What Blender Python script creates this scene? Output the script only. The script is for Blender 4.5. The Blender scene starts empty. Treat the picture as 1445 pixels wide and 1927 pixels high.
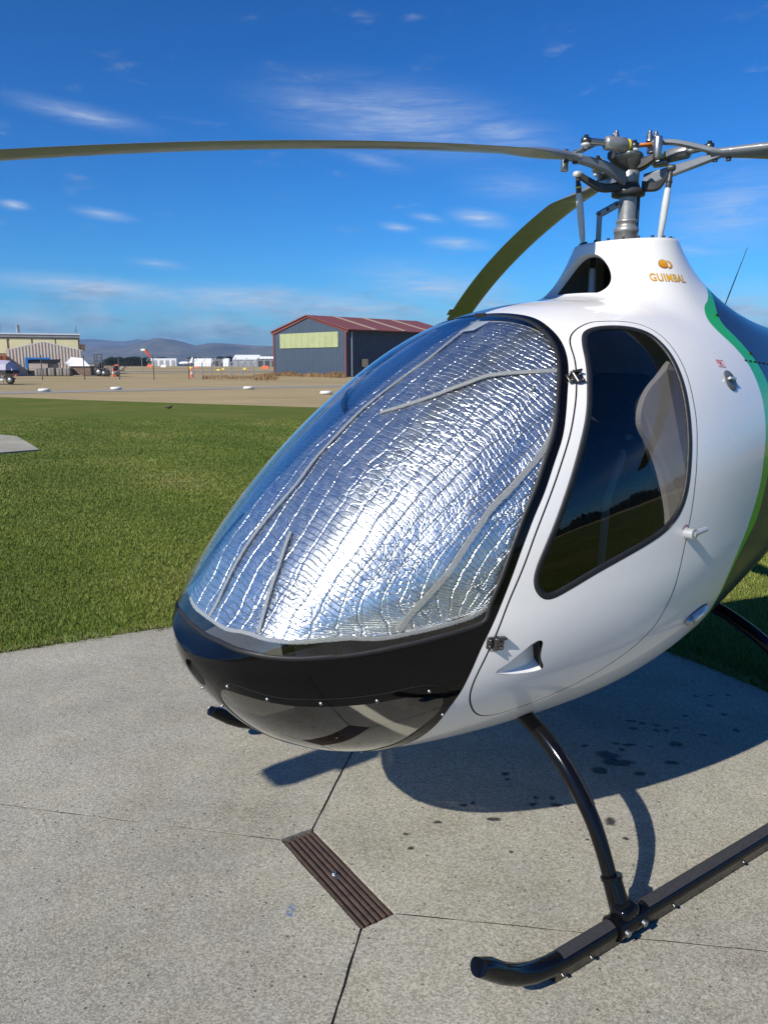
import bpy, bmesh, math, random
import numpy as np
from mathutils import Vector, Matrix
from mathutils.geometry import delaunay_2d_cdt

random.seed(7)
rng = np.random.default_rng(7)
R_ = math.radians
scene = bpy.context.scene
C = scene.collection

# ---------------------------------------------------------------- camera, sky, sun, exposure
CAM_H = 1.6
FPX = 1450.0                      # focal length in pixels of the 1445x1927 photograph
PITCH = math.atan(278.5 / FPX)
cam = bpy.data.cameras.new('camera')
cam.sensor_fit = 'VERTICAL'
cam.sensor_height = 36.0
cam.sensor_width = 36.0
cam.lens = FPX / 1927.0 * 36.0
cam.clip_start = 0.05
cam.clip_end = 60000
camo = bpy.data.objects.new('camera', cam)
C.objects.link(camo)
camo.location = (0, 0, CAM_H)
camo.rotation_euler = (math.pi / 2 - PITCH, 0, 0)
scene.camera = camo

SHX, SHY = 0.93, 0.945             # ground shift of a shadow for each metre of height
SUN_EL = math.atan2(1.0, math.hypot(SHX, SHY))
SUN_ROT = math.atan2(-SHX, -SHY)  # clockwise from +Y, towards the sun

world = bpy.data.worlds.new('World')
scene.world = world
world.use_nodes = True
wn, wl = world.node_tree.nodes, world.node_tree.links
wn.clear()


def wnode(t, **kw):
    n = wn.new(t)
    for k, v in kw.items():
        setattr(n, k, v)
    return n


w_out = wnode('ShaderNodeOutputWorld')
w_bg = wnode('ShaderNodeBackground')
w_bg.inputs['Strength'].default_value = 0.10
sky = wnode('ShaderNodeTexSky', sky_type='NISHITA')
sky.sun_disc = False
sky.sun_elevation = SUN_EL
sky.sun_rotation = SUN_ROT
sky.altitude = 0
sky.air_density = 1.0
sky.dust_density = 0.0
sky.ozone_density = 1.6
w_hsv = wnode('ShaderNodeHueSaturation')
w_hsv.inputs['Saturation'].default_value = 1.08
w_hsv.inputs['Value'].default_value = 1.0
w_tint = wnode('ShaderNodeMix', data_type='RGBA', blend_type='MULTIPLY')
w_tint.inputs['Factor'].default_value = 1.0
w_tint.inputs[7].default_value = (0.52, 0.90, 1.42, 1)
wl.new(sky.outputs[0], w_tint.inputs[6])
wl.new(w_tint.outputs[2], w_hsv.inputs['Color'])
w_gam = wnode('ShaderNodeGamma')
w_gam.inputs['Gamma'].default_value = 1.36
wl.new(w_hsv.outputs[0], w_gam.inputs['Color'])
w_deep = wnode('ShaderNodeMix', data_type='RGBA', blend_type='MULTIPLY')
w_deep.inputs['Factor'].default_value = 1.0
w_deep.inputs[7].default_value = (0.42, 0.425, 0.345, 1)
wl.new(w_gam.outputs[0], w_deep.inputs[6])
# cirrus and low cumulus: noise laid on a flat cloud deck seen from below
tc = wnode('ShaderNodeTexCoord')
sep = wnode('ShaderNodeSeparateXYZ')
wl.new(tc.outputs['Generated'], sep.inputs[0])


def wmath(op, a, b=None, clamp=False):
    n = wnode('ShaderNodeMath', operation=op)
    n.use_clamp = clamp
    for i, v in enumerate((a, b)):
        if v is None:
            continue
        if isinstance(v, (int, float)):
            n.inputs[i].default_value = v
        else:
            wl.new(v, n.inputs[i])
    return n.outputs[0]


zc_ = wmath('MAXIMUM', sep.outputs['Z'], 0.0)
den = wmath('ADD', zc_, 0.05)
px_ = wmath('DIVIDE', sep.outputs['X'], den)
py_ = wmath('DIVIDE', sep.outputs['Y'], den)
comb = wnode('ShaderNodeCombineXYZ')
wl.new(px_, comb.inputs[0])
wl.new(py_, comb.inputs[1])


def cloud_layer(scale, rot, stretch, loc, detail, rough, lo, hi, dist=0.0):
    mp = wnode('ShaderNodeMapping')
    mp.inputs['Rotation'].default_value = (0, 0, R_(rot))
    mp.inputs['Scale'].default_value = (stretch[0], stretch[1], 1)
    mp.inputs['Location'].default_value = loc
    wl.new(comb.outputs[0], mp.inputs[0])
    nz = wnode('ShaderNodeTexNoise')
    nz.inputs['Scale'].default_value = scale
    nz.inputs['Detail'].default_value = detail
    nz.inputs['Roughness'].default_value = rough
    nz.inputs['Distortion'].default_value = dist
    wl.new(mp.outputs[0], nz.inputs['Vector'])
    mr = wnode('ShaderNodeMapRange')
    mr.interpolation_type = 'SMOOTHSTEP'
    mr.inputs['From Min'].default_value = lo
    mr.inputs['From Max'].default_value = hi
    wl.new(nz.outputs[0], mr.inputs['Value'])
    return mr.outputs[0]


c_str = cloud_layer(1.0, -18, (0.55, 2.0), (3.1, 1.7, 0), 9, 0.62, 0.52, 0.80, 0.6)
c_veil = cloud_layer(0.5, -24, (0.35, 1.1), (8.2, 2.4, 0), 6, 0.6, 0.40, 0.85, 0.3)
# wind-drawn streaks: each an elongated patch of sky (azimuth, elevation), torn by fine noise
azel = wnode('ShaderNodeCombineXYZ')
w_az = wmath('ARCTAN2', sep.outputs['X'], sep.outputs['Y'])
w_el = wmath('ARCSINE', sep.outputs['Z'])
wl.new(w_az, azel.inputs[0])
wl.new(w_el, azel.inputs[1])


def streak_noise(rot, sx, sy, scale, detail, rough, lo, hi, dist):
    mp = wnode('ShaderNodeMapping')
    mp.inputs['Rotation'].default_value = (0, 0, R_(rot))
    mp.inputs['Scale'].default_value = (sx, sy, 1)
    wl.new(azel.outputs[0], mp.inputs[0])
    nz = wnode('ShaderNodeTexNoise')
    nz.inputs['Scale'].default_value = scale
    nz.inputs['Detail'].default_value = detail
    nz.inputs['Roughness'].default_value = rough
    nz.inputs['Distortion'].default_value = dist
    wl.new(mp.outputs[0], nz.inputs['Vector'])
    mr = wnode('ShaderNodeMapRange')
    mr.inputs['From Min'].default_value = lo
    mr.inputs['From Max'].default_value = hi
    wl.new(nz.outputs[0], mr.inputs['Value'])
    return mr.outputs[0]


torn = streak_noise(8, 1.0, 7.5, 10.0, 11, 0.68, 0.34, 0.74, 0.9)
wisp = streak_noise(5, 1.0, 16.0, 22.0, 8, 0.7, 0.30, 0.75, 0.4)
torn = wmath('MULTIPLY', torn, wmath('ADD', wmath('MULTIPLY', wisp, 0.9), 0.35))
STREAKS = [  # azimuth, elevation, half length, half width, tilt (degrees), strength
    (1.0, 16.1, 12.4, 1.9, -7.2, 0.6), (-3.7, 16.9, 6.5, 0.94, -4.1, 0.45), (8.3, 15.0, 6.2, 1.09, -8.2, 0.5), (-20.1, 15.5, 5.9, 0.53, -6.9, 0.55),
    (6.8, 9.9, 2.8, 0.48, -9.5, 0.9), (5.2, 8.3, 3.0, 0.37, -4.5, 1.0), (1.0, 9.4, 1.7, 0.26, -7.6, 0.7), (3.1, 10.0, 1.9, 0.26, -9.8, 0.45),
    (-24.4, 9.9, 1.2, 0.24, -3.8, 1.1), (-19.0, 9.7, 2.5, 0.3, -5.7, 0.9), (-15.6, 6.7, 2.4, 0.31, -5.1, 0.6), (-18.8, 4.9, 11.2, 0.68, -4.5, 1.2),
    (-9.6, 4.4, 9.6, 0.89, -3.2, 1.1), (-3.2, 3.9, 9.9, 0.99, -4.6, 1.0), (3.7, 5.4, 8.4, 1.29, -8.0, 0.75), (22.9, 9.6, 5.9, 2.49, 4.1, 0.55),
    (24.4, 3.4, 4.4, 1.57, 2.7, 0.8), (24.5, 13.0, 2.0, 0.35, 10.6, 0.6), (-0.8, 13.7, 4.4, 0.44, -12.3, 0.3), (8.8, 11.9, 5.1, 1.02, -7.3, 0.3),
    (-23.9, 2.9, 3.8, 0.64, -1.9, 0.7), (20.8, 7.4, 4.0, 0.53, -7.8, 0.4), (60.0, 8.0, 22.0, 2.0, 5.0, 0.7), (100.0, 14.0, 26.0, 3.0, -8.0, 0.6),
    (150.0, 6.0, 30.0, 2.4, 6.0, 0.7), (-60.0, 9.0, 22.0, 2.4, -6.0, 0.7), (-110.0, 16.0, 28.0, 3.0, 7.0, 0.6), (-160.0, 7.0, 26.0, 2.4, -5.0, 0.7)]
acc = None
for (az_, el_, hl_, hw_, ti_, st_) in STREAKS:
    mp = wnode('ShaderNodeMapping', vector_type='TEXTURE')
    mp.inputs['Location'].default_value = (R_(az_), R_(el_), 0)
    mp.inputs['Rotation'].default_value = (0, 0, R_(ti_))
    mp.inputs['Scale'].default_value = (R_(hl_ * 1.12), R_(hw_ * 1.8), 1)
    wl.new(azel.outputs[0], mp.inputs[0])
    gd_ = wnode('ShaderNodeTexGradient', gradient_type='QUADRATIC_SPHERE')
    wl.new(mp.outputs[0], gd_.inputs[0])
    v_ = wmath('MULTIPLY', gd_.outputs['Fac'], st_)
    acc = v_ if acc is None else wmath('MAXIMUM', acc, v_)
streaks = wmath('MULTIPLY', acc, torn)
streaks = wmath('ADD', wmath('MULTIPLY', streaks, 1.35), wmath('MULTIPLY', acc, 0.27))
veil = wmath('MULTIPLY', wmath('MULTIPLY', c_veil, c_str), 0.07)
hi_fade = wnode('ShaderNodeMapRange')
hi_fade.inputs['From Min'].default_value = 0.62
hi_fade.inputs['From Max'].default_value = 0.25
wl.new(sep.outputs['Z'], hi_fade.inputs['Value'])
cir = wmath('ADD', streaks, wmath('MULTIPLY', veil, hi_fade.outputs[0]), True)
w_mix = wnode('ShaderNodeMix', data_type='RGBA')
wl.new(cir, w_mix.inputs['Factor'])
wl.new(w_deep.outputs[2], w_mix.inputs[6])
w_mix.inputs[7].default_value = (5.4, 6.2, 7.2, 1)
# low puffy clouds close to the horizon
cmb2 = wnode('ShaderNodeCombineXYZ')
at2 = wmath('ARCTAN2', sep.outputs['X'], sep.outputs['Y'])
wl.new(wmath('MULTIPLY', at2, 12.0), cmb2.inputs[0])
wl.new(wmath('MULTIPLY', sep.outputs['Z'], 42.0), cmb2.inputs[1])
nz2 = wnode('ShaderNodeTexNoise')
nz2.inputs['Scale'].default_value = 1.0
nz2.inputs['Detail'].default_value = 7
nz2.inputs['Roughness'].default_value = 0.58
wl.new(cmb2.outputs[0], nz2.inputs['Vector'])
band = wnode('ShaderNodeValToRGB')
cr_ = band.color_ramp
cr_.elements[0].position = 0.0
cr_.elements[0].color = (1, 1, 1, 1)
cr_.elements[1].position = 0.12
cr_.elements[1].color = (0, 0, 0, 1)
e = cr_.elements.new(0.045)
e.color = (0.75, 0.75, 0.75, 1)
wl.new(sep.outputs['Z'], band.inputs[0])
puff = wnode('ShaderNodeMapRange')
puff.interpolation_type = 'SMOOTHSTEP'
puff.inputs['From Min'].default_value = 0.58
puff.inputs['From Max'].default_value = 0.98
wl.new(wmath('ADD', nz2.outputs[0], wmath('MULTIPLY', band.outputs[0], 0.40)), puff.inputs['Value'])
pcol = wnode('ShaderNodeMapRange')
pcol.data_type = 'FLOAT'
pcol.inputs['From Min'].default_value = 0.35
pcol.inputs['From Max'].default_value = 0.62
pcol.inputs['To Min'].default_value = 2.2
pcol.inputs['To Max'].default_value = 6.2
nz3 = wnode('ShaderNodeTexNoise')
nz3.inputs['Scale'].default_value = 1.6
nz3.inputs['Detail'].default_value = 5
wl.new(cmb2.outputs[0], nz3.inputs['Vector'])
wl.new(nz3.outputs[0], pcol.inputs['Value'])
w_cc = wnode('ShaderNodeCombineColor')
wl.new(wmath('MULTIPLY', pcol.outputs[0], 0.86), w_cc.inputs[0])
wl.new(wmath('MULTIPLY', pcol.outputs[0], 0.93), w_cc.inputs[1])
wl.new(wmath('MULTIPLY', pcol.outputs[0], 1.05), w_cc.inputs[2])
w_mix2 = wnode('ShaderNodeMix', data_type='RGBA')
wl.new(wmath('MULTIPLY', puff.outputs[0], 0.65), w_mix2.inputs['Factor'])
wl.new(w_mix.outputs[2], w_mix2.inputs[6])
wl.new(w_cc.outputs[0], w_mix2.inputs[7])
wl.new(w_mix2.outputs[2], w_bg.inputs['Color'])
wl.new(w_bg.outputs[0], w_out.inputs['Surface'])

sun = bpy.data.lights.new('sun', 'SUN')
sun.energy = 5.0
sun.angle = R_(0.53)
sun.color = (1.0, 0.94, 0.845)
suno = bpy.data.objects.new('sun', sun)
C.objects.link(suno)
suno.location = (-20, -18, 20)
suno.rotation_euler = Vector((SHX, SHY, -1.0)).to_track_quat('-Z', 'Y').to_euler()

vs = scene.view_settings
vs.view_transform = 'Standard'
vs.look = 'None'
vs.exposure = 0.30
vs.gamma = 1.0
vs.use_curve_mapping = False
scene.cycles.max_bounces = 6
scene.cycles.diffuse_bounces = 3
scene.cycles.glossy_bounces = 4
scene.cycles.volume_bounces = 0
scene.cycles.transparent_max_bounces = 16
scene.cycles.caustics_reflective = False
scene.cycles.caustics_refractive = False


# ---------------------------------------------------------------- materials
MATS = {}


class NT:
    """Small helper round a material's node tree."""

    def __init__(self, name):
        self.m = bpy.data.materials.new(name)
        self.m.use_nodes = True
        self.n, self.l = self.m.node_tree.nodes, self.m.node_tree.links
        self.b = self.n['Principled BSDF']
        self.out = self.n['Material Output']
        MATS[name] = self.m

    def node(self, t, **kw):
        nd = self.n.new(t)
        for k, v in kw.items():
            setattr(nd, k, v)
        return nd

    def link(self, a, b):
        self.l.new(a, b)

    def coord(self, kind='Object'):
        if not hasattr(self, '_tc'):
            self._tc = self.node('ShaderNodeTexCoord')
        return self._tc.outputs[kind]

    def noise(self, scale, detail=4, rough=0.55, vec=None, dist=0.0):
        nz = self.node('ShaderNodeTexNoise')
        nz.inputs['Scale'].default_value = scale
        nz.inputs['Detail'].default_value = detail
        nz.inputs['Roughness'].default_value = rough
        nz.inputs['Distortion'].default_value = dist
        self.link(vec if vec is not None else self.coord(), nz.inputs['Vector'])
        return nz.outputs[0]

    def mapping(self, scale=(1, 1, 1), rot=(0, 0, 0), loc=(0, 0, 0), vec=None):
        mp = self.node('ShaderNodeMapping')
        mp.inputs['Scale'].default_value = scale
        mp.inputs['Rotation'].default_value = rot
        mp.inputs['Location'].default_value = loc
        self.link(vec if vec is not None else self.coord(), mp.inputs['Vector'])
        return mp.outputs[0]

    def rng(self, v, a, b, c=0.0, d=1.0, smooth=False):
        mr = self.node('ShaderNodeMapRange')
        if smooth:
            mr.interpolation_type = 'SMOOTHSTEP'
        for k, x in zip(('From Min', 'From Max', 'To Min', 'To Max'), (a, b, c, d)):
            mr.inputs[k].default_value = x
        self.link(v, mr.inputs['Value'])
        return mr.outputs[0]

    def math(self, op, a, b=None):
        n = self.node('ShaderNodeMath', operation=op)
        for i, v in enumerate((a, b)):
            if v is None:
                continue
            if isinstance(v, (int, float)):
                n.inputs[i].default_value = v
            else:
                self.link(v, n.inputs[i])
        return n.outputs[0]

    def mix(self, f, a, b, blend='MIX'):
        n = self.node('ShaderNodeMix', data_type='RGBA', blend_type=blend)
        for i, v in ((0, f), (6, a), (7, b)):
            if isinstance(v, (int, float)):
                n.inputs[i].default_value = v
            elif isinstance(v, tuple):
                n.inputs[i].default_value = (*v, 1) if len(v) == 3 else v
            else:
                self.link(v, n.inputs[i])
        return n.outputs[2]

    def color(self, v):
        if isinstance(v, tuple):
            self.b.inputs['Base Color'].default_value = (*v, 1)
        else:
            self.link(v, self.b.inputs['Base Color'])

    def rough(self, v):
        if isinstance(v, (int, float)):
            self.b.inputs['Roughness'].default_value = v
        else:
            self.link(v, self.b.inputs['Roughness'])

    def bump(self, h, strength=0.3, dist=0.01):
        bp = self.node('ShaderNodeBump')
        bp.inputs['Strength'].default_value = strength
        bp.inputs['Distance'].default_value = dist
        self.link(h, bp.inputs['Height'])
        self.link(bp.outputs[0], self.b.inputs['Normal'])
        return bp


def simple(name, col, rough=0.5, metal=0.0, var=0.08, scale=18.0, coat=0.0, bump=0.0):
    t = NT(name)
    nz = t.noise(scale, 5, 0.6)
    f = t.rng(nz, 0.3, 0.7)
    t.color(t.mix(f, tuple(c * (1 - var) for c in col), tuple(min(1, c * (1 + var)) for c in col)))
    t.rough(t.rng(t.noise(scale * 2.3, 4, 0.6), 0.3, 0.7, max(0.02, rough * 0.85), min(1, rough * 1.15)))
    t.b.inputs['Metallic'].default_value = metal
    if coat:
        t.b.inputs['Coat Weight'].default_value = coat
        t.b.inputs['Coat Roughness'].default_value = 0.04
    if bump:
        t.bump(t.noise(scale * 6, 3, 0.6), bump, 0.002)
    return t.m


simple('white_paint', (0.82, 0.805, 0.765), 0.32, 0, 0.015, 6, coat=0.6)
simple('black_gloss', (0.003, 0.003, 0.0035), 0.05, 0, 0.1, 8).node_tree.nodes['Principled BSDF'].inputs['Specular IOR Level'].default_value = 0.26
simple('green_paint', (0.022, 0.43, 0.022), 0.3, 0, 0.04, 6, coat=0.6)
simple('navy_paint', (0.016, 0.024, 0.048), 0.22, 0, 0.06, 6)
simple('rubber', (0.012, 0.012, 0.013), 0.55, 0, 0.2, 30)
simple('gap_black', (0.006, 0.006, 0.006), 0.8, 0, 0.2, 30)
simple('skid_black', (0.004, 0.004, 0.005), 0.12, 0, 0.2, 25).node_tree.nodes['Principled BSDF'].inputs['Specular IOR Level'].default_value = 0.32
simple('grip_grey', (0.030, 0.030, 0.033), 0.9, 0, 0.35, 120, bump=0.5)
simple('steel', (0.42, 0.42, 0.41), 0.40, 1.0, 0.12, 60)
simple('dark_steel', (0.16, 0.155, 0.145), 0.38, 1.0, 0.25, 50)
simple('hub_grey', (0.30, 0.305, 0.30), 0.42, 0.55, 0.2, 40)
simple('hub_dark', (0.045, 0.045, 0.046), 0.42, 0.15, 0.25, 40)
simple('blade_grey', (0.165, 0.180, 0.195), 0.36, 0, 0.06, 10, coat=0.25)
simple('link_white', (0.55, 0.57, 0.56), 0.4, 0, 0.08, 30)
simple('yellow', (0.75, 0.60, 0.03), 0.45, 0, 0.1, 30)
simple('orange_mark', (0.55, 0.16, 0.02), 0.5, 0, 0.15, 30)
simple('red_mark', (0.5, 0.03, 0.03), 0.5)
simple('silver_paint', (0.56, 0.57, 0.57), 0.3, 0.5, 0.05, 30, coat=0.3)
simple('cap_grey', (0.12, 0.125, 0.13), 0.45, 0.2, 0.15, 40)
simple('seat_black', (0.018, 0.018, 0.02), 0.75, 0, 0.3, 40, bump=0.4)
simple('trim_grey', (0.38, 0.365, 0.345), 0.7, 0, 0.08, 12)
simple('cabin_dark', (0.03, 0.031, 0.033), 0.7, 0, 0.2, 15)
simple('tape_grey', (0.40, 0.39, 0.37), 0.9, 0, 0.28, 260, bump=0.8)
simple('logo_dark', (0.14, 0.05, 0.012), 0.4)
t = NT('logo_orange')
gr = t.node('ShaderNodeSeparateXYZ')
t.link(t.coord('Generated'), gr.inputs[0])
t.color(t.mix(gr.outputs[2], (0.55, 0.16, 0.01), (0.75, 0.40, 0.03)))
t.rough(0.35)


def glass(name, tint, refl=1.0, rough=0.0, spec=(1, 1, 1)):
    t = NT(name)
    tr = t.node('ShaderNodeBsdfTransparent')
    tr.inputs[0].default_value = (*tint, 1)
    gl = t.node('ShaderNodeBsdfGlossy')
    gl.inputs['Roughness'].default_value = rough
    gl.inputs['Color'].default_value = (*spec, 1)
    geo = t.node('ShaderNodeNewGeometry')
    dt_ = t.node('ShaderNodeVectorMath', operation='DOT_PRODUCT')
    t.link(geo.outputs['Normal'], dt_.inputs[0])
    t.link(geo.outputs['Incoming'], dt_.inputs[1])
    g_ = t.math('SUBTRACT', 1.0, t.math('ABSOLUTE', dt_.outputs['Value']))
    fres = t.math('ADD', t.math('MULTIPLY', t.math('POWER', g_, 5.0), 0.94), 0.06)
    bp = t.node('ShaderNodeBump')
    bp.inputs['Strength'].default_value = 0.04
    bp.inputs['Distance'].default_value = 0.02
    t.link(t.noise(5.0, 2, 0.4), bp.inputs['Height'])
    t.link(bp.outputs[0], gl.inputs['Normal'])
    mx = t.node('ShaderNodeMixShader')
    t.link(t.math('MINIMUM', t.math('MULTIPLY', fres, refl), 0.97), mx.inputs[0])
    t.link(tr.outputs[0], mx.inputs[1])
    t.link(gl.outputs[0], mx.inputs[2])
    t.link(mx.outputs[0], t.out.inputs['Surface'])
    return t.m


glass('windscreen_glass', (0.88, 0.91, 0.92), 1.35)
glass('tinted_glass', (0.62, 0.62, 0.63), 1.15)
glass('smoked_glass', (0.40, 0.39, 0.36), 1.7, 0.02)
glass('lens_glass', (0.9, 0.92, 0.94), 1.6)

# quilted foil: UV.x runs across the screen, UV.y along it, both in metres
t = NT('foil')
uvn = t.node('ShaderNodeUVMap', uv_map='UVMap')
uv = uvn.outputs[0]
wob = t.node('ShaderNodeTexNoise')
wob.inputs['Scale'].default_value = 7.0
wob.inputs['Detail'].default_value = 4
wob.inputs['Roughness'].default_value = 0.6
t.link(uv, wob.inputs['Vector'])
sub = t.node('ShaderNodeVectorMath', operation='SUBTRACT')
t.link(wob.outputs['Color'], sub.inputs[0])
sub.inputs[1].default_value = (0.5, 0.5, 0.5)
scl = t.node('ShaderNodeVectorMath', operation='SCALE')
scl.inputs['Scale'].default_value = 0.045
t.link(sub.outputs[0], scl.inputs[0])
addv = t.node('ShaderNodeVectorMath', operation='ADD')
t.link(uv, addv.inputs[0])
t.link(scl.outputs[0], addv.inputs[1])
warped = addv.outputs[0]


def ridges(scale, detail_scale, axis, thresh, power):
    w_ = t.node('ShaderNodeTexWave', wave_type='BANDS', bands_direction=axis, wave_profile='SIN')
    w_.inputs['Scale'].default_value = scale
    w_.inputs['Distortion'].default_value = 1.2
    w_.inputs['Detail'].default_value = 3
    w_.inputs['Detail Scale'].default_value = detail_scale
    t.link(warped, w_.inputs['Vector'])
    return t.math('POWER', w_.outputs['Fac'], power)


fine = ridges(17.0, 2.0, 'Y', 0.5, 16.0)
longi = ridges(4.2, 2.0, 'X', 0.5, 60.0)
vor = t.node('ShaderNodeTexVoronoi', feature='DISTANCE_TO_EDGE')
vor.inputs['Scale'].default_value = 26.0
mpv = t.mapping((0.9, 1.6, 1), vec=warped)
t.link(mpv, vor.inputs['Vector'])
creases = t.rng(vor.outputs['Distance'], 0.0, 0.09, 1.0, 0.0)
crmask = t.rng(t.noise(4.0, 3, 0.5, vec=uv), 0.42, 0.68)
creases = t.math('MULTIPLY', creases, crmask)
micro = t.noise(170.0, 3, 0.7, vec=uv)
finem = t.math('MULTIPLY', fine, t.rng(t.noise(9.0, 4, 0.6, vec=uv), 0.35, 0.65, 0.25, 1.0))
hh = t.math('ADD', t.math('MULTIPLY', finem, 0.8), t.math('MULTIPLY', longi, 0.9))
hh = t.math('ADD', hh, t.math('MULTIPLY', creases, 0.6))
facet = t.noise(34.0, 3, 0.6, vec=warped)
hh = t.math('ADD', hh, t.math('MULTIPLY', facet, 0.55))
hh = t.math('ADD', hh, t.math('MULTIPLY', micro, 0.12))
t.bump(hh, 1.0, 0.0026)
t.color((0.90, 0.90, 0.89))
t.b.inputs['Metallic'].default_value = 1.0
t.rough(t.rng(t.noise(30.0, 3, 0.6, vec=uv), 0.3, 0.7, 0.28, 0.40))


# ---------------------------------------------------------------- helpers
def tag(o, label=None, cat=None, group=None, kind=None):
    if label:
        o['label'] = label
    if cat:
        o['category'] = cat
    if group:
        o['group'] = group
    if kind:
        o['kind'] = kind
    return o


def empty(name, loc=(0, 0, 0), rz=0.0, parent=None):
    o = bpy.data.objects.new(name, None)
    o.empty_display_size = 0.2
    C.objects.link(o)
    o.location = loc
    o.rotation_euler = (0, 0, rz)
    if parent:
        o.parent = parent
    return o


def link_mesh(name, me, mat, parent=None, loc=None, rz=None):
    if mat is not None and not me.materials:
        me.materials.append(MATS[mat])
    o = bpy.data.objects.new(name, me)
    C.objects.link(o)
    if parent:
        o.parent = parent
    if loc is not None:
        o.location = loc
    if rz is not None:
        o.rotation_euler = (0, 0, rz)
    return o


def copy_tree(o, parent=None):
    c = o.copy()
    C.objects.link(c)
    c.parent = parent
    for ch in list(o.children):
        copy_tree(ch, c)
    return c


def mesh_arrays(name, V, Fc, smooth=False):
    me = bpy.data.meshes.new(name)
    me.from_pydata([tuple(map(float, v)) for v in V], [], [tuple(int(i) for i in f) for f in Fc])
    if smooth:
        me.polygons.foreach_set('use_smooth', [True] * len(me.polygons))
    me.update()
    return me


def tri_mesh(name, V, T):
    """Fast triangle mesh from numpy arrays."""
    me = bpy.data.meshes.new(name)
    nv, nt = len(V), len(T)
    me.vertices.add(nv)
    me.vertices.foreach_set('co', np.ascontiguousarray(V, dtype=np.float32).ravel())
    me.loops.add(nt * 3)
    me.loops.foreach_set('vertex_index', np.ascontiguousarray(T, dtype=np.int32).ravel())
    me.polygons.add(nt)
    me.polygons.foreach_set('loop_start', np.arange(0, nt * 3, 3, dtype=np.int32))
    me.polygons.foreach_set('loop_total', np.full(nt, 3, dtype=np.int32))
    me.update()
    me.validate()
    return me


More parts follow.
